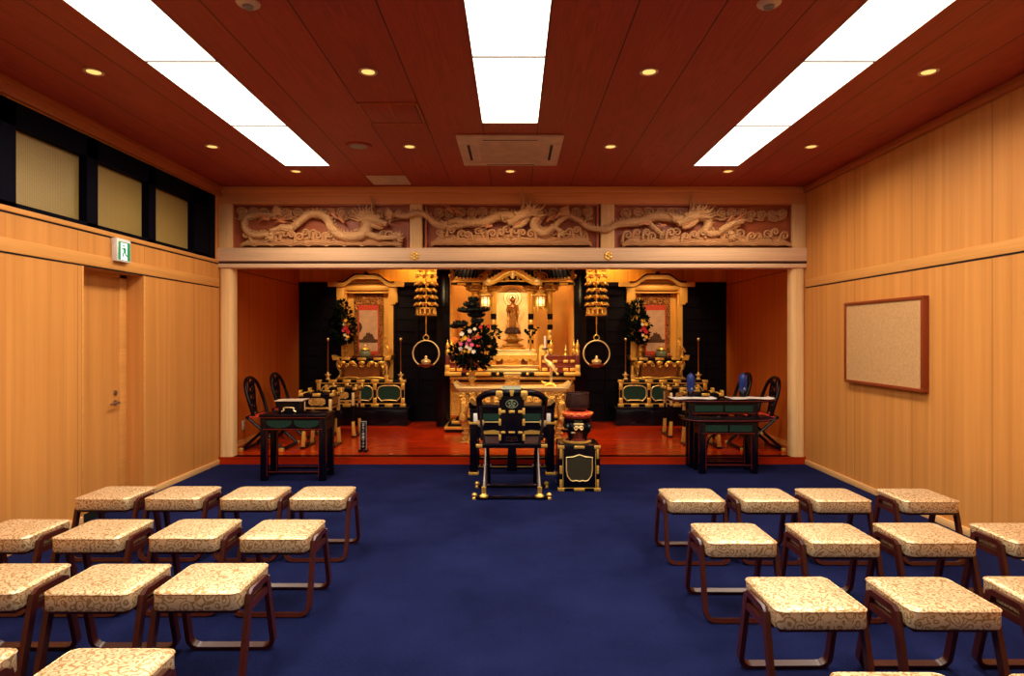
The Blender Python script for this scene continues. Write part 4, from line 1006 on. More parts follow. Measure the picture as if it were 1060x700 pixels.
# ---- plants
def leaf_cloud(mb, c, rad, n, size, q, m=0):
    for _ in range(n):
        while True:
            u = Vector((q.uniform(-1, 1), q.uniform(-1, 1), q.uniform(-1, 1)))
            if u.length <= 1: break
        p = Vector((c[0] + u.x * rad[0], c[1] + u.y * rad[1], c[2] + u.z * rad[2])); d = Vector((u.x, u.y * 1.0, u.z + q.uniform(-.3, .6)))
        d = d.normalized() if d.length > .05 else Vector((0, 0, 1)); s_ = d.cross(Vector((q.uniform(-1, 1), q.uniform(-1, 1), q.uniform(-1, 1)))).normalized(); nrm = d.cross(s_)
        l = size * q.uniform(.7, 1.3); w_ = l * .30
        vs = [p, p + d * l * .5 + s_ * w_ + nrm * l * .08, p + d * l, p + d * l * .5 - s_ * w_ + nrm * l * .08, p + d * l * .5 - nrm * l * .03]
        mb.add([tuple(v) for v in vs], [(0, 1, 4), (1, 2, 4), (2, 3, 4), (3, 0, 4)], m)
def flower(parent, c, r, mat, q, petals=7):
    b = MB(); ax = Vector((q.uniform(-.4, .4), -1, q.uniform(-.1, .6))).normalized(); u = ax.orthogonal().normalized(); w_ = ax.cross(u)
    for ring, (rr, tl) in enumerate(((1.0, .25), (.62, .6))):
        for k in range(petals):
            a = 2 * PI * (k + ring * .5) / petals; d = u * math.cos(a) + w_ * math.sin(a); e = d.cross(ax); C = Vector(c)
            vs = [C, C + d * r * .55 * rr + e * r * .26 + ax * r * tl * .4, C + d * r * rr + ax * r * tl, C + d * r * .55 * rr - e * r * .26 + ax * r * tl * .4]
            b.add([tuple(v) for v in vs], [(0, 1, 2, 3)], 0)
    b.ball(tuple(Vector(c) + ax * r * .2), r * .25, seg=8, rings=6); return b.build('flower', mat, parent)
t = thing('flower_arrangement', 'large arrangement of dark pine and bright flowers in a gold vase on the offering table', 'flower arrangement', (WX(488.5, 8.46), 8.46, TT)); q = random.Random(11)
b = MB(); b.lathe([(.055, 0), (.060, .012), (.028, .03), (.024, .05), (.045, .075), (.062, .10), (.050, .13), (.034, .15), (.050, .19), (.075, .215)], seg=22); b.build('vase', M['goldcarve'], t)
def AP(px, py): return (WX(px, 8.46) - WX(488.5, 8.46), WZ(py, 8.46) - TT)
b = MB(); 
def AV(px, py, y=0): a = AP(px, py); return (a[0], y, a[1])
b.tube(smooth_path([AV(488.5, 383), AV(487, 360, -.02), AV(492, 340), AV(490, 325, .02), AV(493, 310)], 5), [.026 - .0008 * i for i in range(21)], 8); b.tube(smooth_path([AV(489, 345), AV(480, 340), AV(474, 338)], 4), .012, 6); b.tube(smooth_path([AV(490, 326), AV(484, 322), AV(480, 320)], 4), .010, 6)
b.build('branch', M['bark'], t)
for px, py, rx, rz in ((490, 311, .075, .045), (488, 316, .12, .05), (484, 321.5, .155, .048), (497, 321, .145, .046), (493, 326.5, .13, .05), (477, 336, .105, .055), (471, 338.5, .075, .035), (494, 333, .09, .05)):
    b = MB(); c = AV(px, py, q.uniform(-.04, .04))
    b.ball(c, (rx * .85, rx * .6, rz * .7), seg=12, rings=8)
    for _ in range(90):
        a = q.uniform(0, 2 * PI); e = q.uniform(-.3, 1.2); p = Vector((c[0] + rx * .85 * math.cos(a) * math.cos(e), c[1] + rx * .6 * math.sin(a) * math.cos(e), c[2] + rz * .7 * math.sin(e))); d = Vector((math.cos(a) * .6, math.sin(a) * .6, .9)).normalized()
        b.tube([tuple(p), tuple(p + d * .032)], [.010, .001], 4)
    b.build('pine_pad', M['pine'], t)
b = MB()
for px, py, rx, rz, n in ((493, 350, .19, .16, 330), (480, 366, .17, .12, 240), (500, 362, .17, .13, 300), (490, 374, .19, .09, 260), (509, 345, .10, .08, 90)): leaf_cloud(b, AV(px, py), (rx, .12, rz), n, .065, q)
b.build('foliage', M['leaf'], t)
for px, py, mt, r in ((479, 346, 'fl_white', .038), (487, 343, 'fl_white', .036), (492, 341, 'fl_white', .03), (482, 350, 'fl_yellow', .040), (479, 352, 'fl_yellow', .03), (486, 352.5, 'fl_pink', .036), (489, 357, 'fl_pink', .036), (478, 356, 'fl_pink', .032), (478, 361, 'fl_white', .036), (484, 359, 'fl_white', .03), (487, 361, 'fl_white', .036), (491, 364, 'fl_white', .036), (482, 363.5, 'fl_yellow', .026), (486, 364, 'fl_yellow', .024), (496, 349, 'fl_red', .034), (491, 350, 'fl_red', .026), (498, 339, 'fl_red', .030), (506, 338, 'fl_red', .028), (495, 358, 'fl_red', .022), (471.5, 352, 'fl_orange', .046), (484, 356, 'fl_pink', .028)):
    flower(t, AV(px, py, -.15 + q.uniform(-.02, .02)), r, M[mt], q)

# ---- hanging gold canopy ornaments with ring lamps
def chandelier(x, lb):
    t = thing('hanging_ornament', lb, 'hanging ornament', (x, 8.60, 0), 0, 'tiered gold hanging ornaments'); q = random.Random(int(x * 100))
    b = MB(); b.tube([(0, 0, 1.66), (0, 0, 2.9)], .009, 8); b.build('rod', M['gold'], t)
    for k, (z, r) in enumerate(((2.395, .13), (2.315, .155), (2.215, .155), (2.125, .14), (2.03, .155), (1.935, .165))):
        b = MB(); n = 8
        b.tube([(r * .85 * math.cos(2 * PI * i / 24), r * .85 * math.sin(2 * PI * i / 24), z + .014) for i in range(24)], .005, 6, closed=True)
        for i in range(n):
            a = 2 * PI * (i + .5 * (k % 2)) / n; ca, sa = math.cos(a), math.sin(a)
            b.tube([(0, 0, z + .014), (r * .85 * ca, r * .85 * sa, z + .014)], .004, 5)
            for (dr, dz, rr) in ((0, 0, .022), (-.024, -.006, .015), (.018, -.010, .015), (-.004, .014, .014)):
                b.ball(((r * .85 + dr) * ca - q.uniform(-.012, .012) * sa, (r * .85 + dr) * sa, z + dz), (rr, rr * .8, rr * .75), seg=7, rings=5)
            b.tube([(r * ca, r * sa, z - .01), (r * 1.03 * ca, r * 1.03 * sa, z - .032)], [.007, .002], 5)
        b.build('ornament_tier', M['gold'], t)
    b = MB()
    for i in range(12):
        a = 2 * PI * i / 12; b.tube([(.125 * math.cos(a), .125 * math.sin(a), 1.87), (.128 * math.cos(a), .128 * math.sin(a), 1.80)], [.010, .017], 8); 
    b.lathe([(.02, 1.775), (.145, 1.775), (.150, 1.785), (.13, 1.795), (.02, 1.795)], seg=28); b.lathe([(.115, 1.86), (.135, 1.865), (.135, 1.885), (.115, 1.885)], seg=28); b.build('pendant_crown', M['gold'], t)
    # ring lamp
    b = MB(); zc, rc = 1.262, .178
    b.tube([(rc * math.cos(2 * PI * k / 40), 0, zc + rc * math.sin(2 * PI * k / 40)) for k in range(40)], .0095, 8, closed=True); rg = b.build('ring', M['goldpale'], t)
    b = MB(); b.tube([(.036 * math.cos(2 * PI * k / 20), 0, 1.478 + .036 * math.sin(2 * PI * k / 20)) for k in range(20)], .007, 6, closed=True); b.tube([(0, 0, 1.51), (0, 0, 1.78)], .006, 6); b.build('hook', M['gold'], t)
    b = MB(); b.lathe([(.05, 1.085), (.10, 1.09), (.115, 1.11), (.10, 1.12), (.045, 1.12)], seg=20); b.build('saucer', M['redlac'], rg)
    b = MB(); b.lathe([(.05, 1.12), (.06, 1.135), (.068, 1.155), (.055, 1.175), (.02, 1.19), (.016, 1.205), (.022, 1.215), (.008, 1.235)], seg=16); b.build('oil_cup', M['goldpale'], rg)
chandelier(WX(441, 8.6), 'tiered gold hanging ornament with ring lamp, on the window side of the statue')
chandelier(WX(617.5, 8.6), 'tiered gold hanging ornament with ring lamp, on the corkboard side of the statue')
# ================================================================== side altars
def lobed(w, h, n=36):
    """cusped oval outline like the lacquer panels"""
    out = []
    for i in range(n):
        a = 2 * PI * i / n; c, s = math.cos(a), math.sin(a)
        x = w * math.copysign(abs(c) ** .62, c); z = h * math.copysign(abs(s) ** .55, s)
        if s < -.3: z += h * .16 * abs(math.sin(3 * a))
        out.append((x, z))
    return out
def side_altar(x, side):
    where = 'on the %s side' % side
    # niche with curved gable
    t = thing('altar_niche', 'gold altar niche with curved gable roof framing a hanging scroll %s' % where, 'altar niche', (x, 10.46, PZ), 0, 'side altar niches')
    hw = .428; zt = 2.38 - PZ
    b = MB()
    b.box(-hw, -hw + .085, -.015, .10, 0, zt - .10); b.box(hw - .085, hw, -.015, .10, 0, zt - .10); b.box(-hw, hw, -.02, .10, zt - .135, zt - .05)
    b.build('frame', M['goldleaf'], t)
    b = MB(); b.box(-hw, hw, .10, .14, 0, zt); b.build('back_panel', M['goldleaf'], t)
    b = MB()
    for s_ in (-1, 1):
        b.box(s_ * (hw - .06), s_ * (hw + .07), -.06, .28, zt - .33, zt - .04, 0, .006); b.box(s_ * (hw - .05), s_ * (hw + .04), -.05, .28, zt - .36, zt - .33, 0, .004)
    b.box(-hw + .05, hw - .05, -.04, .02, zt - .175, zt - .15, 0, .004); b.box(-hw + .05, hw - .05, -.045, .02, zt - .125, zt - .05, 0, .004); b.build('bracket', M['goldleaf'], t)
    xs = [lerp(-.63, .61, i / 60) for i in range(61)]
    pr = []
    for q in xs:
        u = abs(q); g = .125 if u < .16 else (0 if u > .40 else .125 * .5 * (1 + math.cos(PI * (u - .16) / .24))); pr.append((q, zt - .005 + g))
    b = MB(); b.prism([(q, z + .012) for q, z in pr] + [(q, z - .065) for q, z in reversed(pr)], -.10, -.04, 'y'); b.prism([(q, z + .004) for q, z in pr] + [(q, z - .03) for q, z in reversed(pr)], -.04, .28, 'y'); rf = b.build('gable_roof', M['goldleaf'], t)
    b = MB(); b.tube([(q, -.105, z + .012) for q, z in pr if abs(q) < .47], .012, 6); b.box(-.035, .035, -.11, -.05, zt + .135, zt + .165, 0, .008); b.box(-.02, .02, -.11, -.05, zt + .16, zt + .178, 0, .004); b.build('ridge_line', M['black'], rf)
    # scroll
    t = thing('hanging_scroll', 'hanging scroll with red bands and patterned border in the niche %s' % where, 'scroll', (x, 10.53, 0), 0, 'hanging scrolls'); sz0, sz1 = 1.16, 2.205
    b = MB(); b.box(-.245, .245, 0, .006, sz0, sz1); b.build('mounting', M['mount'], t)
    b = MB(); b.box(-.154, .154, -.006, -.001, 1.25, 1.93); b.build('picture', M['picsky'], t)
    b = MB(); b.prism([(-.10, 1.44), (-.08, 1.49), (-.05, 1.50), (-.03, 1.56), (-.01, 1.545), (.01, 1.565), (.04, 1.53), (.06, 1.54), (.085, 1.49), (.11, 1.44)], -.010, -.006, 'y'); b.box(-.154, .154, -.009, -.006, 1.39, 1.445); b.prism([(-.154, 1.55), (-.125, 1.58), (-.10, 1.64), (-.115, 1.70), (-.154, 1.74)], -.009, -.006, 'y'); b.build('painted_scene', M['picink'], t)
    b = MB(); b.box(-.17, .17, -.008, -.001, 1.93, 2.015); b.box(-.17, .17, -.008, -.001, 1.19, 1.25); b.box(-.168, -.154, -.008, -.001, 1.25, 1.93); b.box(.154, .168, -.008, -.001, 1.25, 1.93); b.build('red_band', M['red'], t)
    b = MB(); b.tube([(-.27, .0, sz0), (.27, .0, sz0)], .016, 10); b.build('roller', M['redlac'], t)
    b = MB(); b.tube([(-.25, 0, sz1), (.25, 0, sz1)], .009, 8); b.tube([(-.10, 0, sz1), (0, .01, sz1 + .05), (.10, 0, sz1)], .003, 5); b.build('hanger', M['bronze'], t)
    # base cabinet
    t = thing('low_cabinet', 'long low black lacquered base cabinet under the altar table %s' % where, 'cabinet', (x, 9.95, PZ), 0, 'altar base cabinets')
    b = MB(); b.box(-.75, .75, 0, .475, 0, .27, 0, .006); b.box(-.78, .78, -.03, .475, .27, .297, 0, .004); b.build('body', M['black'], t)
    for k in (-1, 0, 1):
        b = MB(); b.box(k * .48 - .21, k * .48 + .21, -.008, .004, .04, .24, 0, .004); b.build('door', M['black'], t)
        b = MB(); b.box(k * .48 - .03, k * .48 + .03, -.014, -.006, .05, .06, 0, .002); b.build('handle', M['bronze'], t)
    # front table with green cusped panels
    z0 = PZ + .297
    t = thing('altar_table', 'wide black altar table with gold fittings and dark green cusped panels %s' % where, 'table', (x, 10.0, z0), 0, 'black altar tables'); hw = .70; h = .416
    b = MB(); b.box(-hw, hw, 0, .40, h - .045, h, 0, .004); b.box(-hw + .01, hw - .01, .03, .38, .04, h - .045); b.box(-hw, hw, 0, .40, 0, .045, 0, .004); b.build('body', M['black'], t)
    b = MB(); b.box(-hw, hw, -.006, .0, h - .052, h - .038); b.box(-hw, hw, -.006, .0, .040, .054); b.build('gold_line', M['gold'], t)
    for i in range(4):
        q = lerp(-hw + .035, hw - .035, i / 3)
        b = MB(); b.box(q - .032, q + .032, -.004, .03, .045, h - .045, 1); b.box(q - .030, q + .030, -.014, .03, h - .15, h - .045, 0, .006); b.box(q - .030, q + .030, -.014, .03, .045, .14, 0, .006); b.box(q - .026, q - .020, -.010, .02, .13, h - .14); b.box(q + .020, q + .026, -.010, .02, .13, h - .14); b.build('post', [M['gold'], M['black']], t)
    for i in range(7):
        q = lerp(-hw + .035, hw - .035, i / 6); ww = .045 if i in (0, 6) else .062
        b = MB(); b.box(q - ww, q + ww, -.016, .06, h - .036, h + .008, 0, .006); b.box(q - ww, q + ww, -.016, .06, .0, .042, 0, .006); b.build('edge_fitting', M['gold'], t)
    for i in range(3):
        q = lerp(-hw + .035, hw - .035, (i + .5) / 3); ol = lobed(.185, .125)
        b = MB(); b.prism([(q + u, h / 2 + v) for u, v in ol], .012, .030, 'y'); pn = b.build('panel', M['green'], t)
        b = MB(); b.tube([(q + u, .012, h / 2 + v) for u, v in ol], .009, 6, closed=True); b.build('panel_edge', M['goldpale'], pn)
    tz = z0 + h + .008
    # upper table with upturned ends and draped valance
    t = thing('incense_table', 'gold edged table with upturned ends below the scroll %s' % where, 'table', (x - .02, 10.14, tz), 0, 'scroll tables'); hh = .31; hw = .46
    b = MB(); b.box(-hw, hw, 0, .26, hh, hh + .028, 0, .004)
    b.build('tabletop', M['black'], t)
    for s_ in (-1, 1):
        b = MB(); b.prism([(s_ * (hw - .10), hh + .034), (s_ * (hw - .10), hh - .004), (s_ * hw, hh - .004), (s_ * (hw + .02), hh + .075), (s_ * (hw - .02), hh + .05)], -.008, .26, 'y'); b.build('upturned_end', M['gold'], t)
    for k in (-1, 0, 1): b = MB(); b.box(k * .26 - .07, k * .26 + .07, -.010, .05, hh - .004, hh + .034, 0, .005); b.build('edge_fitting', M['gold'], t)
    b = MB(); b.box(-.36, .36, .02, .24, .0, .03, 0, .004); b.box(-.28, .28, .04, .22, .035, .235); b.build('inner_box', M['statue'], t)
    b = MB(); b.box(-.38, .38, .01, .05, .235, hh, 1, .004)
    for k in range(-2, 3): b.ball((k * .155, .005, .265), (.055, .02, .030), seg=10, rings=6)
    for k in range(-3, 4): b.tube(spiral(k * .115, .225, .036, .006, 1.2, .006, k, 9, 1 if k % 2 else -1), .008, 6)
    b.build('carved_apron', [M['gold'], M['black']], t)
    for s_ in (-1, 1):
        for y_ in (.035, .225):
            b = MB(); b.tube(smooth_path([(s_ * .36, y_, hh), (s_ * .39, y_, .22), (s_ * .345, y_, .10), (s_ * .38, y_, .02), (s_ * .40, y_, .0)], 4), [.032, .034, .036, .034, .030, .026, .022, .020, .018, .017, .017, .018, .02, .022, .024, .022, .02], 8); b.build('leg', M['goldcarve'], t)
    b = MB(); b.box(-.42, .42, .0, .26, -.002, .012, 0, .003); b.tube(smooth_path([(-.40, -.01, .012), (-.20, -.012, .035), (0, -.012, .018), (.20, -.012, .035), (.40, -.01, .012)], 4), .008, 6); b.build('base_rail', M['gold'], t)
    uz = tz + hh + .028
    # tall candle stands on the black table
    for s_, wh in ((-1, 'outer' if x < 0 else 'inner'), (1, 'inner' if x < 0 else 'outer')):
        px = x + (s_ * .58 + (.04 if x < 0 else -.0))
        t = thing('candle_stand', 'thin tall candle stand, %s end of black altar table %s' % (wh, where), 'candle stand', (px, 10.07, tz))
        b = MB(); b.lathe([(.035, 0), (.038, .012), (.020, .03), (.024, .05), (.05, .075), (.052, .085), (.018, .09), (.012, .12)], seg=16); b.build('base', M['goldpale'], t)
        b = MB(); b.lathe([(.0115, .09), (.0105, .60), (.016, .61), (.016, .62), (.008, .625)], seg=10); b.build('pole', M['brass'], t)
        b = MB(); b.ball((0, 0, .640), (.021, .021, .024), seg=12, rings=8); b.build('knob', M['goldpale'], t)
    # flowers
    t = thing('flower_vase', 'vase of dark foliage with red flowers beside the scroll %s' % where, 'vase', (x - .30, 10.26, uz)); q = random.Random(21 if x < 0 else 22)
    b = MB(); b.lathe([(.04, 0), (.045, .01), (.020, .03), (.018, .06), (.034, .09), (.045, .12), (.030, .155), (.024, .18), (.045, .215)], seg=18); b.build('body', M['goldcarve'], t)
    b = MB()
    for dx, dz, rx, rz, n in ((-.05, .42, .17, .16, 220), (-.06, .66, .15, .15, 190), (.04, .54, .10, .12, 90), (-.06, .82, .09, .10, 70), (-.03, .30, .13, .07, 90)): leaf_cloud(b, (dx, 0, dz), (rx, .10, rz), n, .07, q)
    for k in range(5): b.tube([(0, 0, .2), (q.uniform(-.08, .08), q.uniform(-.04, .04), .5), (q.uniform(-.12, .1), 0, .8)], [.007, .005, .003], 5)
    b.build('foliage', M['leaf'], t)
    for dx, dz, mt, r in ((.02, .60, 'fl_yellow', .040), (.0, .54, 'fl_white', .036), (.06, .545, 'fl_yellow', .040), (.03, .48, 'fl_red', .055), (.06, .42, 'fl_red', .045), (-.02, .44, 'fl_pink', .035), (.01, .37, 'fl_white', .034), (.06, .34, 'fl_yellow', .034), (.04, .30, 'fl_white', .03)): flower(t, (dx, -.12 + q.uniform(-.02, .02), dz), r, M[mt], q)
    # censer
    t = thing('incense_burner', 'round celadon incense burner with gold lid in front of the scroll %s' % where, 'incense burner', (x + .02, 10.22, uz))
    b = MB(); b.lathe([(.05, .015), (.085, .03), (.095, .07), (.085, .105), (.070, .115), (.078, .13), (.085, .135)], seg=22)
    for k in range(3): a = 2 * PI * k / 3 - .5; b.ball((.06 * math.cos(a), .06 * math.sin(a), .016), (.02, .02, .016), seg=8, rings=6)
    b.build('bowl', M['celadon'], t)
    b = MB(); b.lathe([(.080, .135), (.07, .155), (.03, .17), (.014, .18), (.018, .195), (.006, .215)], seg=18); b.build('lid', M['gold'], t)
    t = thing('crane_stand', 'small gold crane candlestick at the end of the scroll table %s' % where, 'candlestick', (x + .36, 10.26, uz)); crane(t, .62, False)
    b = MB(); b.tube([(-.03, 0, .26), (-.03, 0, .31)], .006, 6); b.lathe([(.008, .31), (.032, .32), (.034, .328), (.012, .33), (.012, .37), (.004, .378)], (-.03, 0, 0), 12); b.build('drip_pan', M['gold'], t)
    t = thing('incense_holder', 'little gold box holding an upright stick on the black altar table %s' % where, 'incense holder', (x + (.40 if x < 0 else -.47), 10.06, tz))
    b = MB(); b.box(-.032, .032, -.032, .032, 0, .06, 0, .005); b.box(-.038, .038, -.038, .038, .055, .068, 0, .004); b.build('box', M['gold'], t); b = MB(); b.box(-.012, .012, -.012, .012, .066, .22, 0, .003); b.build('stick', M['goldleaf'], t)
side_altar(SX[0], 'window'); side_altar(SX[1], 'corkboard')

# ================================================================== sutra desks on the platform
def make_desk():
    t = thing('sutra_desk', 'x', 'desk', (0, 0, 0), 0, 'gold fitted desks on the platform'); hw, hd, h = .165, .215, .69
    b = MB(); b.box(-hw - .05, hw + .05, -hd, hd, h - .028, h, 0, .004); b.build('tabletop', M['black'], t)
    for sx_ in (-1, 1):
        for sy_ in (-1, 1):
            b = MB(); b.box(sx_ * (hw + .0), sx_ * (hw + .06), sy_ * (hd - .07), sy_ * (hd + .008), h - .032, h + .006, 0, .006); b.box(sx_ * (hw + .03), sx_ * (hw + .06), sy_ * (hd - .07), sy_ * (hd + .008), h, h + .045, 0, .006); b.build('corner_fitting', M['gold'], t)
    for sy_ in (-1, 1): b = MB(); b.box(-.05, .05, sy_ * (hd - .03), sy_ * (hd + .008), h - .032, h + .006, 0, .006); b.build('edge_fitting', M['gold'], t)
    for sx_ in (-1, 1): b = MB(); b.box(sx_ * (hw + .02), sx_ * (hw + .058), -.06, .06, h - .032, h + .006, 0, .006); b.build('edge_fitting', M['gold'], t)
    b = MB()
    for sy_ in (-1, 1): b.box(-hw, hw, sy_ * (hd - .035) - .01, sy_ * (hd - .035) + .01, .50, h - .03, 1); b.prism(lobed(.10, .045, 24), 0, .01, 'y') if False else None
    for sx_ in (-1, 1): b.box(sx_ * (hw - .01) - .01, sx_ * (hw - .01) + .01, -hd + .03, hd - .03, .50, h - .03, 1)
    for sy_ in (-1, 1):
        b.prism([(u, .585 + v) for u, v in lobed(.105, .050, 28)], sy_ * (hd - .02) - .006, sy_ * (hd - .02) + .006, 'y'); b.box(-hw, hw, sy_ * (hd - .03) - .012, sy_ * (hd - .03) + .012, .495, .520, 0, .003)
    for sx_ in (-1, 1):
        b.prism([(u * 1.4, .585 + v) for u, v in lobed(.105, .050, 28)], sx_ * (hw + .005) - .006, sx_ * (hw + .005) + .006, 'x'); b.box(sx_ * hw - .012, sx_ * hw + .012, -hd + .03, hd - .03, .495, .520, 0, .003)
    b.build('apron', [M['goldcarve'], M['black']], t)
    for sx_ in (-1, 1):
        for sy_ in (-1, 1):
            x, y = sx_ * hw, sy_ * (hd - .035)
            b = MB(); b.prism([(x - .016, .03), (x + .016, .03), (x + .013, h - .03), (x - .013, h - .03)], y - .014, y + .014, 'y', 0, .002); lg = b.build('leg', M['black'], t)
            b = MB(); vs = [(x + sx_ * .012 - .026, .02), (x + sx_ * .012 + .026, .02), (x + .019, .22), (x - .019, .22)]; b.prism(vs, y - .021, y + .021, 'y', 0, .003); b.build('leg_shoe', M['gold'], lg); b = MB(); b.box(x - .018, x + .018, y - .019, y + .019, .44, .62, 0, .003); b.build('leg_cuff', M['goldpale'], lg)
    for sx_ in (-1, 1): b = MB(); b.box(sx_ * (hw + .012) - .03, sx_ * (hw + .012) + .03, -hd - .01, hd + .01, 0, .024, 0, .004); b.build('foot_rail', M['black'], t)
    return t
pk = make_desk(); pk.location = (-2.47, 8.13, PZ); pk['label'] = 'black sutra desk with gold fittings on the platform behind the black carpet table, window side'
dup(pk, (-2.41, 9.02, PZ), 0, 'black sutra desk with gold fittings standing close before the window-side altar table')
dup(pk, (2.40, 8.13, PZ), 0, 'black sutra desk with gold fittings on the platform behind the papers table, corkboard side')
dup(pk, (2.36, 9.02, PZ), 0, 'black sutra desk with gold fittings standing close before the corkboard-side altar table')

# ================================================================== folding priest chairs
def rail_pts(w, zb, za, depth, n=28):
    """horseshoe rail: back at y=0, arms reaching forward (+y) and dropping"""
    out = []
    for i in range(n + 1):
        u = -1 + 2 * i / n; a = u * PI * .5
        x = w * math.copysign(abs(math.sin(a)) ** .8, u); f = 1 - math.cos(a)
        out.append((x, depth * f ** 1.15, lerp(zb, za, f ** 1.25)))
    return out
def make_priest_chair():
    t = thing('folding_chair', 'x', 'chair', (0, 0, 0), 0, 'black folding priest chairs in the alcove'); w = .27
    b = MB(); rp = smooth_path([(-.215, .13, .42), (-.225, .09, .56), (-.215, .045, .70), (-.175, .01, .81), (-.10, -.01, .868), (0, -.015, .885), (.10, -.01, .868), (.175, .01, .81), (.215, .045, .70), (.225, .09, .56), (.215, .13, .42)], 5)
    b.tube(rp, .022, 10); b.build('horseshoe_rail', M['black'], t)
    b = MB()
    for s_ in (-1, 1):
        b.tube(smooth_path([(s_ * .06, .0, .875), (s_ * .085, .02, .72), (s_ * .07, .035, .56), (s_ * .09, .05, .43)], 4), .011, 6)
    for k, z in enumerate((.80, .70, .60, .50)):
        b.tube([(.055 * math.cos(2 * PI * i / 18), .012 + (.88 - z) * .10, z + .045 * math.sin(2 * PI * i / 18)) for i in range(18)], .011, 6, closed=True)
        b.tube(spiral(0, z, .035, .006, 1.4, .012 + (.88 - z) * .10, k, 9), .008, 6)
    b.build('openwork_splat', M['dark'], t)
    b = MB(); b.box(-.25, .25, .06, .44, .405, .425, 0, .006); b.build('seat', M['red'], t, 'red seat cloth')
    for y in (.05, .42): b = MB(); b.box(-.27, .27, y, y + .035, .395, .43, 0, .008); b.build('seat_rail', M['black'], t)
    for s_ in (-1, 1):
        for (ya, yb, dx) in ((.07, .50, 0), (.44, .00, .03)):
            b = MB(); x = s_ * (.245 - dx); b.tube([(x, ya, .41), (x, yb, .03)], .019, 8); b.build('leg', M['black'], t)
        b = MB(); b.tube([(s_ * .20, .265, .222), (s_ * .28, .265, .222)], .016, 8); b.build('pivot_pin', M['gold'], t)
    for y in (.0, .50):
        b = MB(); b.box(-.27, .27, y - .022, y + .022, 0, .036, 0, .006); fr = b.build('foot_bar', M['black'], t)
        for s_ in (-1, 1): q = MB(); q.box(s_ * .255, s_ * .315, y - .026, y + .026, 0, .042, 0, .006); q.build('bar_end', M['gold'], fr)
    return t
pc = make_priest_chair(); pc.location = (-3.34, 8.02, PZ); pc.rotation_euler = (0, 0, -PI / 2); pc['label'] = 'black folding priest chair with openwork back by the wall socket, against the alcove wall'
dup(pc, (-3.34, 8.86, PZ), -PI / 2, 'black folding priest chair standing behind the one by the wall socket')
dup(pc, (3.30, 8.02, PZ), PI / 2, 'black folding priest chair with openwork back at the corkboard-side alcove wall, next to the post')
dup(pc, (3.26, 8.86, PZ), PI / 2, 'black folding priest chair partly hidden behind the blue jar, corkboard-side alcove')

# ---- celebrant's chair in the middle, seen from behind
t = thing('celebrant_chair', 'ornate black and gold folding chair with crest on its back, facing the altar', 'chair', (-.02, 5.81, 0)); w = .315
rp = []
for i in range(33):
    u = -1 + 2 * i / 32; a = abs(u)
    x = w * math.copysign(min(1, (a / .62) ** .92 if a < .62 else 1), u); 
    z = .975 - .075 * min(1, a / .62) ** 4.5 if a < .62 else lerp(.900, .66, ((a - .62) / .38) ** 1.2)
    y = .06 + (.16 * (a / .62) ** 2.2 if a < .62 else .16 + .34 * (a - .62) / .38)
    rp.append((x, y, z))
b = MB(); b.tube(rp, .030, 12); rail = b.build('horseshoe_rail', M['black'], t)
for s_ in (-1, 1):
    b = MB(); b.ball((s_ * w, .56, .63), (.036, .045, .050), seg=14, rings=10); b.build('arm_finial', M['goldpale'], rail)
    b = MB(); b.box(s_ * .115 - .033, s_ * .115 + .033, .03, .10, .935, .995, 0, .012); b.build('rail_clasp', M['gold'], rail)
b = MB(); b.prism([(-.022, 1.0), (.022, 1.0), (.012, .945), (-.012, .945)], .025, .05, 'y', 0, .003); b.build('rail_clasp', M['gold'], rail)
b = MB(); b.prism([(-.118, .50), (.118, .50), (.114, .60), (.104, .70), (.114, .80), (.118, .97), (-.118, .97), (-.114, .80), (-.104, .70), (-.114, .60)], .055, .09, 'y', 0, .005); sp = b.build('back_splat', M['black'], t)
for s_ in (-1, 1):
    for z, hh_ in ((.94, .030), (.80, .030), (.70, .030), (.56, .030)):
        b = MB(); b.box(s_ * .110 - .012, s_ * .110 + .012, .047, .09, z - hh_, z + hh_, 0, .005); b.build('corner_fitting', M['gold'], sp)
    b = MB(); b.box(s_ * .080 - .022, s_ * .080 + .022, .047, .06, .785, .812, 0, .008); b.box(s_ * .080 - .022, s_ * .080 + .022, .047, .06, .595, .617, 0, .008); b.build('strap_end', M['gold'], sp)
b = MB(); b.box(-.028, .028, .046, .06, .785, .812, 0, .008); b.box(-.030, .030, .046, .06, .598, .617, 0, .006); b.build('strap_centre', M['gold'], sp)
b = MB()                                                  # round crest: five petals and leaves
b.tube([(.055 * math.cos(2 * PI * i / 28), .050, .870 + .038 * math.sin(2 * PI * i / 28)) for i in range(28)], .0035, 6, closed=True)
for k in range(5):
    a = PI / 2 + 2 * PI * k / 5; b.ball((.026 * math.cos(a), .050, .870 + .021 * math.sin(a)), (.012, .004, .010), seg=8, rings=6)
b.ball((0, .049, .870), (.009, .005, .009), seg=8, rings=6)
for s_ in (-1, 1): b.tube(smooth_path([(s_ * .012, .050, .838), (s_ * .034, .050, .842), (s_ * .05, .050, .858)], 3), .005, 5)
b.build('crest', M['celadon'], sp, 'green round crest')
b = MB()
for s_ in (-1, 1):
    b.tube([(s_ * .026 + .024 * math.cos(2 * PI * i / 16), .050, .547 + .020 * math.sin(2 * PI * i / 16)) for i in range(16)], .0035, 5, closed=True); b.ball((s_ * .026, .050, .547), (.007, .004, .007), seg=8, rings=5)
b.tube([(-.06, .05, .53), (0, .05, .523), (.06, .05, .53)], .003, 5); b.build('lower_crest', M['bronze'], sp)
b = MB(); b.box(-.28, .28, .06, .52, .478, .498, 0, .006); b.build('seat', M['leather'], t)
for y in (.06, .50): b = MB(); b.box(-.315, .315, y - .022, y + .022, .462, .505, 0, .008); b.build('seat_rail', M['black'], t)
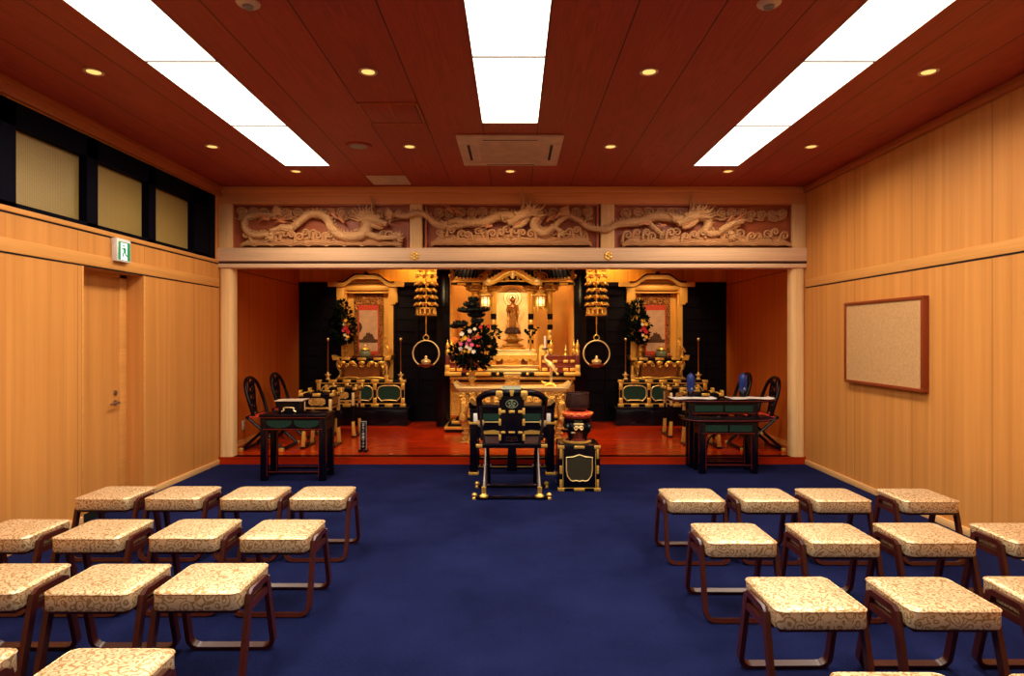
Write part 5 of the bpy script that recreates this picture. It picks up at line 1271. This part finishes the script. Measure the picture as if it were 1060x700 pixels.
for s_ in (-1, 1):
    b = MB(); b.box(s_ * .30 - .03, s_ * .30 + .03, .035, .06, .468, .50, 0, .006); b.build('seat_fitting', M['gold'], t)
    b = MB(); b.tube(smooth_path([(s_ * .25, .07, .48), (s_ * .285, .12, .66), (s_ * .30, .18, .84)], 4), .014, 6); b.build('arm_support', M['black'], t)
    b = MB(); x = s_ * .252; b.tube([(x, .50, .47), (x, .255, .245), (x + s_ * .004, .0, .05)], .017, 10); lg = b.build('leg', M['steel'], t, 'grey metal leg'); lx = x
    q = MB(); q.lathe([(.040, .022), (.042, .035), (.030, .045), (.020, .055), (.020, .105), (.024, .112), (.016, .118)], (x + s_ * .004, .0, 0), 16); q.build('leg_foot', M['gold'], lg)
    b = MB(); x = s_ * .225; b.tube([(x, .06, .47), (x, .45, .04)], .017, 10); lg = b.build('leg', M['black'], t); q = MB(); q.lathe([(.030, .03), (.020, .042), (.020, .07)], (x, .447, 0), 12); q.build('leg_foot', M['bronze'], lg)
    b = MB(); b.tube([(s_ * .20, .265, .256), (s_ * .275, .265, .256)], .014, 10); b.build('pivot_pin', M['steel'], t)
for y in (.0, .45):
    b = MB(); b.box(-.335, .335, y - .020, y + .020, .004, .030, 0, .006); br = b.build('base_bar', M['black'], t)
    for s_ in (-1, 1): q = MB(); q.lathe([(.020, 0), (.022, .015), (.014, .024), (.024, .036), (.024, .048), (.012, .060)], (s_ * .342, y, 0), 14); q.build('bar_end', M['gold'], br)

# ---- desk in front of it
t = thing('celebrant_desk', 'black lacquered desk with gold shoes and green panels in front of the crested chair', 'desk', (-.02, 6.83, 0)); hw = .415; h = .745
b = MB(); b.box(-hw - .03, hw + .03, 0, .40, h - .03, h, 0, .004)
for s_ in (-1, 1): b.prism([(s_ * (hw - .05), h), (s_ * (hw + .0), h + .008), (s_ * (hw + .045), h + .045), (s_ * (hw + .055), h + .03), (s_ * (hw + .05), h - .025), (s_ * (hw - .05), h - .025)], 0, .40, 'y'); b.box(s_ * (hw - .045), s_ * (hw + .045), .01, .39, h - .075, h - .03, 0, .004)
b.build('tabletop', M['black'], t)
b = MB(); b.box(-hw + .01, hw - .01, .02, .38, .57, h - .03); b.box(-hw, hw, .01, .39, .40, .575, 0); b.build('drawer_box', M['black'], t)
for s_ in (-1, 1):
    b = MB(); b.box(s_ * .08, s_ * .36, .002, .014, .585, .66); b.build('green_panel', M['green'], t)
    b = MB(); b.box(s_ * .08, s_ * .36, -.004, .012, .566, .576, 0, .002); b.build('gold_line', M['goldpale'], t)
    b = MB(); b.prism([(s_ * .10, .44), (s_ * .12, .47), (s_ * .20, .485), (s_ * .30, .475), (s_ * .34, .44)], .0, .012, 'y'); b.build('gold_cloud', M['gold'], t)
    for y_ in (.035, .365):
        b = MB(); b.box(s_ * hw - .042, s_ * hw + .042, y_ - .03, y_ + .03, .0, h - .07, 0, .004); lg = b.build('leg', M['black'], t)
        q = MB(); q.box(s_ * hw - .055, s_ * hw + .055, y_ - .05, y_ + .05, 0, .028, 0, .005); q.build('leg_shoe', M['gold'], lg)
        q = MB(); q.box(s_ * hw - .046, s_ * hw + .046, y_ - .034, y_ + .034, .545, .57, 0, .004); q.build('leg_band', M['gold'], lg)
        if y_ < .1: q = MB(); q.box(s_ * (hw - .02) - .022, s_ * (hw - .02) + .022, y_ - .036, y_ + .02, .575, .665, 0, .004); q.build('white_sleeve', M['paper'], lg, 'white sleeve')
b = MB(); b.prism([(-.055, .035), (.055, .035), (.04, .40), (-.04, .40)], .02, .06, 'y', 0, .003); b.box(-.008, .008, .012, .02, .04, .40); b.build('centre_support', M['black'], t)
for y_ in (.04, .36): b = MB(); b.box(-hw, hw, y_ - .015, y_ + .015, .10 - (.04 if y_ < .1 else 0), .128 - (.04 if y_ < .1 else 0), 0, .003); b.box(-hw + .05, hw - .05, y_ - .017, y_ - .0145, .122 - (.04 if y_ < .1 else 0), .127 - (.04 if y_ < .1 else 0), 1); b.build('stretcher', [M['black'], M['gold']], t)
t = thing('book_rest', 'low dark book rest standing on the black desk before the crested chair', 'book rest', (-.02, 7.03, h)); b = MB(); b.box(-.10, .10, -.09, .09, 0, .02, 0, .004); b.box(-.09, .09, -.02, .02, .02, .12, 0, .004); b.prism([(-.10, .115), (.10, .155), (.10, .168), (-.10, .128)], -.12, .12, 'x', 0, .002); b.build('stand', M['black'], t)
t = thing('sutra_book', 'pale green cloth covered sutra book lying on the book rest', 'book', (-.03, 7.03, h + .128)); b = MB(); b.prism([(-.098, .002), (.098, .041), (.098, .066), (-.098, .027)], -.105, .105, 'x', 0, .002); b.build('cover', M['sutra'], t); b = MB(); b.prism([(-.100, .007), (.097, .046), (.097, .061), (-.100, .022)], -.107, .107, 'x'); b.build('pages', M['paper'], t)

# ---- bell on cushion, stand and cabinet
bx, by = .631, 6.305
t = thing('bell_cabinet', 'black box cabinet with gold corner fittings and an olive shield-shaped panel', 'cabinet', (bx, by, 0)); w, h = .200, .445
b = MB(); b.box(-w, w, -w, w, .012, h, 0, .005); b.build('body', M['black'], t)
for s_ in (-1, 1):
    for z0_, z1_ in ((h - .13, h - .035), (.17, .25), (.035, .115)): b = MB(); b.box(s_ * (w - .022) - .012, s_ * (w - .022) + .012, -w - .006, -w + .02, z0_, z1_, 0, .004); b.build('side_fitting', M['gold'], t)
    for z_ in (.018, h - .018):
        b = MB(); b.box(s_ * (w - .025) - .032, s_ * (w - .025) + .032, -w - .008, -w + .05, z_ - .016, z_ + .016, 0, .005); b.build('corner_fitting', M['gold'], t)
        b = MB(); b.box(s_ * (w - .02) - .02, s_ * (w - .02) + .026, w - .05, w + .006, z_ - .016, z_ + .016, 0, .005); b.build('corner_fitting', M['gold'], t)
for z_ in (.018, h - .018): b = MB(); b.box(-.052, .052, -w - .008, -w + .02, z_ - .014, z_ + .014, 0, .006); b.build('edge_fitting', M['gold'], t)
b = MB(); b.box(-w, w, -w - .003, -w + .01, .030, .037); b.box(-w + .04, -w + .045, -w - .003, -w + .01, .04, h - .04); b.box(w - .045, w - .04, -w - .003, -w + .01, .04, h - .04); b.build('gold_line', M['gold'], t)
sh = [(-.125, .33), (-.06, .335), (0, .355), (.06, .335), (.125, .33), (.125, .21), (.115, .15), (.085, .11), (.06, .10), (.03, .108), (0, .098), (-.03, .108), (-.06, .10), (-.085, .11), (-.115, .15), (-.125, .21)]
b = MB(); b.prism(sh, -w - .003, -w + .01, 'y'); pn = b.build('shield_panel', M['olive'], t)
b = MB(); b.tube([(x, -w - .004, z) for x, z in sh], .0055, 6, closed=True); b.build('panel_edge', M['goldpale'], pn)
t = thing('bell_stand', 'black and gold carved pedestal stand on the box cabinet', 'stand', (bx, by, h))
b = MB(); b.lathe([(.130, 0), (.140, .006), (.140, .016), (.125, .022), (.115, .024)], seg=32); b.build('gold_ring', M['gold'], t)
b = MB(); b.lathe([(.12, .024), (.105, .04), (.085, .045), (.085, .12), (.10, .13)], seg=28); b.build('core', M['redlac'], t)
for k in range(4):
    a = PI / 4 + k * PI / 2; ca, sa = math.cos(a), math.sin(a); b = MB()
    b.tube(smooth_path([(.10 * ca, .10 * sa, .025), (.10 * ca, .10 * sa, .07), (.125 * ca, .125 * sa, .12), (.150 * ca, .150 * sa, .155), (.12 * ca, .12 * sa, .20)], 4), [.018, .018, .018, .019, .02, .021, .022, .024, .026, .027, .028, .028, .027, .026, .024, .022, .02], 8); b.build('leg', M['black'], t)
    b = MB(); b.ball((.158 * ca, .158 * sa, .15), (.018, .018, .024), seg=8, rings=6); b.build('leg_boss', M['gold'], t)
b = MB(); b.lathe([(.09, .12), (.13, .14), (.145, .165), (.125, .20), (.14, .22), (.150, .232), (.13, .24)], seg=28); b.build('top', M['black'], t)
b = MB(); b.box(-.05, .05, -.150, -.128, .185, .205, 0, .006); b.tube(spiral(-.025, .155, .025, .005, 1.3, -.146, 0, 10), .006, 6); b.tube(spiral(.025, .155, .025, .005, 1.3, -.146, PI, 10, -1), .006, 6); b.box(-.07, -.03, -.12, -.10, .10, .115, 0, .004); b.build('gold_cloud', M['goldpale'], t)
t = thing('bell_cushion', 'round red and gold silk cushion under the bowl bell', 'cushion', (bx, by, h + .2405)); b = MB(); b.lathe([(.09, 0), (.13, .006), (.148, .030), (.140, .055), (.115, .070), (.06, .068), (0, .064)], seg=36, ripple=12, ra=.02); b.build('silk', M['fl_orange'] if False else M['red'], t)
b = MB()
for k in range(12): a = 2 * PI * k / 12; b.ball((.132 * math.cos(a), .132 * math.sin(a), .048), (.030, .030, .016), seg=8, rings=6)
b.build('gold_pattern', M['fl_orange'], t)
t = thing('bowl_bell', 'dark bronze bowl-shaped bell resting on the red cushion', 'bell', (bx, by, h + .312)); b = MB(); b.lathe([(.03, 0), (.085, .008), (.112, .035), (.120, .07), (.118, .12), (.114, .165), (.120, .172), (.118, .180), (.108, .178), (.106, .12), (.09, .04), (.0, .02)], seg=36); b.build('bowl', M['bronze'], t)

# ---- standing notice on the platform
t = thing('notice_stand', 'small black upright notice with white vertical lettering on the platform edge', 'sign', (WX(376.2, 7.72), 7.72, PZ))
b = MB(); b.box(-.036, .036, -.010, .010, .03, .372, 0, .003); b.build('board', M['black'], t)
b = MB(); b.box(-.037, .037, -.0115, .0115, .364, .374); b.box(-.038, -.034, -.0115, .0115, .03, .372); b.box(.034, .038, -.0115, .0115, .03, .372); b.build('edge', M['grey'], t)
for s_ in (-1, 1): b = MB(); b.box(s_ * .032 - .022, s_ * .032 + .022, -.05, .05, 0, .030, 0, .008); b.build('foot', M['black'], t)
for i, ch in enumerate('立入ご遠慮下さい'):
    cu = bpy.data.curves.new('letter', 'FONT'); cu.body = ch; cu.size = .036 if i < 2 else .032; cu.align_x = 'CENTER'; cu.align_y = 'CENTER'; cu.extrude = .0006
    o = bpy.data.objects.new('letter_outline', cu); COL.objects.link(o); bpy.context.view_layer.update()
    me = bpy.data.meshes.new_from_object(o.evaluated_get(bpy.context.evaluated_depsgraph_get())); bpy.data.objects.remove(o); me.materials.clear()
    o = bpy.data.objects.new('letter', me); COL.objects.link(o); o.location = (0, -.0112, .335 - i * .0385); o.rotation_euler = (PI / 2, 0, 0); o.parent = t; me.materials.append(M['paper'])

# ================================================================== tables on the carpet
def carpet_table(name, label, loc, hw, dep, h, flare, panels, lip=0.0, arch=False):
    t = thing(name, label, 'table', loc, 0, 'black red-edged tables on the carpet')
    b = MB(); tw = hw + flare
    if flare > .1:
        top = []; n = 16
        for i in range(n + 1): u = -1 + 2 * i / n; top.append((u * tw, h - .02 + .020 * abs(u) ** 6 + .0))
        b.prism([(x, z + .02) for x, z in top] + [(x, z - .012) for x, z in reversed(top)], 0, dep, 'y', 0, .003)
        e = MB(); e.tube([(x, -.002, z + .003) for x, z in top], .0045, 6); e.build('red_edge', M['redtrim'], t)
    else:
        b.box(-tw, tw, 0, dep, h - .028, h, 0, .005); e = MB(); e.box(-tw + .01, tw - .01, -.002, .004, h - .034, h - .028); e.build('red_edge', M['redtrim'], t)
    b.build('tabletop', M['black'], t)
    b = MB(); b.box(-hw, hw, .02, dep - .02, h - .165, h - .030); b.build('apron', M['black'], t)
    n = panels
    for i in range(n):
        x0 = lerp(-hw + .05, hw - .05, i / n) + .012; x1 = lerp(-hw + .05, hw - .05, (i + 1) / n) - .012
        b = MB()
        if arch: xc = (x0 + x1) / 2; b.prism([(x0, h - .062), (x1, h - .062)] + [(xc + (x1 - x0) / 2 * math.cos(a), h - .085 - .055 * math.sin(a)) for a in [PI * k / 10 for k in range(11)]], .012, .026, 'y')
        else: b.box(x0, x1, .012, .026, h - .135, h - .065)
        b.build('green_panel', M['green'], t)
    b = MB(); b.box(-hw + .03, hw - .03, .010, .022, h - .158, h - .150); b.build('red_line', M['redtrim'], t)
    for s_ in (-1, 1):
        for y_ in (.045, dep - .045):
            b = MB(); x = s_ * (hw - .032); b.box(x - .034, x + .034, y_ - .030, y_ + .030, 0, h - .03, 0, .004); b.box(x - s_ * .036 - .002, x - s_ * .036 + .002, y_ - .032, y_ - .028, .05, h - .17, 1); b.build('leg', [M['black'], M['redtrim']], t)
    for y_ in (.045, dep - .045):
        b = MB(); b.box(-hw + .05, hw - .05, y_ - .014, y_ + .014, .065, .095, 0, .003); b.box(-hw + .06, hw - .06, y_ - .0155, y_ - .013, .092, .0965, 1); b.build('stretcher', [M['black'], M['redtrim']], t)
    for s_ in (-1, 1):
        b = MB(); x = s_ * (hw - .032); b.box(x - .014, x + .014, .045, dep - .045, .065, .095, 0, .003); b.build('side_stretcher', M['black'], t)
        if lip: b = MB(); b.bar(smooth_path([(s_ * (hw - .07), .045, .10), (s_ * (hw - .085), .045, .28), (s_ * (hw - .12), .045, h - .20), (s_ * (hw - .20), .045, h - .165)], 4), .018, .014, (0, 1, 0)); b.build('curved_bracket', M['black'], t)
    return t
carpet_table('side_table', 'black table with two green panels carrying a small box stand before the platform', (-2.285, 6.52, 0), .335, .36, .69, .012, 2, 0, True)
t = thing('box_stand', 'small black lacquered stand with pale top and gold cloud ornament on the black table', 'stand', (-2.355, 6.70, .69))
b = MB(); b.box(-.130, .130, -.10, .10, .115, .128, 0, .003); b.box(-.110, .110, -.08, .08, 0, .115, 0, .004); b.build('box', M['black'], t)
b = MB(); b.prism([(-.145, .129), (.150, .129), (.165, .142), (-.150, .134)], -.10, .10, 'y'); b.build('paper_cover', M['cream'], t)
b = MB(); b.tube(smooth_path([(-.075, -.084, .02), (-.05, -.084, .035), (-.055, -.084, .055), (-.02, -.084, .062), (.02, -.084, .062), (.055, -.084, .055), (.05, -.084, .035), (.075, -.084, .02)], 4), .007, 6); b.build('gold_cloud', M['goldpale'], t)
carpet_table('reading_table', 'low black table with red edged curved top and two green panels, standing nearest the stools', (2.335, 6.86, 0), .315, .30, .595, .165, 2, .1)
t2 = carpet_table('reading_table', 'taller wide black table holding two white papers and two blue jars', (2.385, 7.17, 0), .39, .20, .775, .20, 2, 0)
for x0, x1, lb in ((1.80, 2.29, 'open white sheet of paper on the tall table, end towards the altar chair'), (2.46, 2.95, 'open white sheet of paper on the tall table, end towards the corkboard wall')):
    t = thing('paper_sheet', lb, 'paper', ((x0 + x1) / 2, 7.27, .7755), 0, 'white papers on the tall table'); hw = (x1 - x0) / 2
    b = MB(); K = 14; top = [(lerp(-hw, hw, i / K), .002 + .012 * math.sin(PI * i / K) ** 2 + .010 * abs(2 * i / K - 1) ** 4) for i in range(K + 1)]
    b.prism([(x, z + .006) for x, z in top] + [(x, z) for x, z in reversed(top)], -.105, .10, 'y'); b.build('sheet', M['paper'], t)
    b = MB(); b.tube([(-hw, -.105, .018), (-hw, .10, .018)], .007, 8); b.tube([(hw, -.105, .018), (hw, .10, .018)], .007, 8); b.build('rolled_end', M['paper'], t)
def jar(x, lb):
    t = thing('blue_jar', lb, 'jar', (x, 7.325, .80), 0, 'blue jars on the tall table')
    b = MB(); b.lathe([(.034, 0), (.040, .006), (.040, .055), (.036, .062)], seg=24); b.build('base', M['black'], t)
    b = MB(); b.lathe([(.036, .06), (.043, .07), (.047, .16), (.046, .225), (.038, .245), (.034, .25)], seg=28); g = b.build('glass_body', M['blue'], t)
    b = MB(); b.lathe([(.034, .248), (.030, .256), (.012, .262), (.010, .272), (.004, .276)], seg=18); b.build('lid', M['blue'], t)
    b = MB(); b.prism([(-.012, .085), (.012, .085), (0, .112)], -.052, -.044, 'y'); b.build('emblem', M['grey'], t, 'pale triangular mark')
jar(WX(715, 7.325), 'cobalt blue jar on the tall table, in front of the altar table')
jar(WX(769, 7.325), 'cobalt blue jar on the tall table, in front of the folding chair')
# ================================================================== light and camera
def spot(name, loc, target, power, col, size, ang=None, blend=.5):
    l = bpy.data.lights.new(name, 'SPOT' if ang else 'AREA'); l.energy = power; l.color = col
    if ang: l.spot_size = math.radians(ang); l.spot_blend = blend; l.shadow_soft_size = size
    else: l.size = size
    o = bpy.data.objects.new(name, l); COL.objects.link(o); o.location = loc
    o.rotation_euler = (Vector(target) - Vector(loc)).to_track_quat('-Z', 'Y').to_euler(); return o
WARM = (1.0, .66, .30)
for nm, x, y1, n in (('window', -2.103, 6.45, 5), ('middle', -.032, 5.157, 4), ('corkboard', 2.057, 6.45, 5)):
  for k in range(n):
    y0 = y1 - U * (k + 1) + .012; y1_ = y1 - U * k - .012; l = bpy.data.lights.new('strip_light_' + nm, 'AREA'); l.shape = 'RECTANGLE'; l.size = .44; l.size_y = y1_ - y0; l.spread = math.radians(165)
    l.energy = PI * .44 * (y1_ - y0) * 11.4; l.color = (1.0, .90, .75)
    o = bpy.data.objects.new('strip_light_' + nm, l); COL.objects.link(o); o.location = (x, (y0 + y1_) / 2, H - .012)
spot('alcove_spot_centre', (-.02, 8.45, 2.86), (-.02, 9.6, 1.1), 200, WARM, .06, 80)
spot('alcove_spot_table_a', (-.7, 7.75, 2.86), (-.2, 8.6, .8), 110, WARM, .05, 60)  # added unseen spot, gives the gold table its highlights
spot('alcove_spot_table_b', (.7, 7.75, 2.86), (.2, 8.6, .8), 110, WARM, .05, 60)  # second added unseen spot for the gold, from the other side
spot('shrine_fill_light', (-.02, 10.08, 2.27), (-.02, 10.12, 1.2), 6, (1.0, .72, .42), .12)  # added unseen fill light under the shrine roof
for sg in (-1, 1):
    spot('niche_lamp', (-.02 + sg * .75, 10.55, 2.80), (-.02 + sg * .75, 10.95, 1.2), 5, (1.0, .66, .34), .15)
    spot('ornament_fill_spot', (sg * 1.12, 7.80, 2.72), (sg * 1.15, 8.6, 1.95), 55, WARM, .05, 75)  # added unseen spot to brighten the hanging ornament
    spot('desk_fill_spot', (sg * 2.0, 7.85, 2.86), (sg * 2.4, 8.7, .5), 75, WARM, .05, 62)  # added unseen spot to brighten the gold on the sutra desks
for i, (x, y, lb) in enumerate(DL):
    spot('downlight_lamp', (x, y, H - .02), (x, y, 0), 34 if y > 6 else 12, (1.0, .74, .44), .04, 150, .6)
for sx, nm in ((SX[0], 'window'), (SX[1], 'corkboard')):
    spot('alcove_spot_' + nm, (sx, 9.2, 2.86), (sx, 10.5, 1.3), 95, WARM, .08, 70)
    spot('alcove_wash_' + nm, (sx * .60, 10.15, 2.86), (sx * .62, 10.5, 2.45), 45, WARM, .08, 130)
w = bpy.data.worlds.new('dim_surroundings'); bpy.context.scene.world = w; w.use_nodes = True
w.node_tree.nodes['Background'].inputs[0].default_value = (.05, .04, .03, 1); w.node_tree.nodes['Background'].inputs[1].default_value = .2
cam = bpy.data.cameras.new('camera'); co = bpy.data.objects.new('camera', cam); COL.objects.link(co)
co.location = (0, 0, 1.5); co.rotation_euler = (PI / 2, 0, 0)
cam.sensor_width = 36.0; cam.lens = F / 1060.0 * 36.0; cam.shift_x = -2 / 1060.0; cam.shift_y = -2 / 1060.0; cam.clip_start = .05
sc = bpy.context.scene; sc.camera = co
sc.view_settings.view_transform = 'Standard'; sc.view_settings.look = 'None'; sc.view_settings.gamma = 1.0
sc.view_settings.use_curve_mapping = False; sc.view_settings.exposure = 0.0
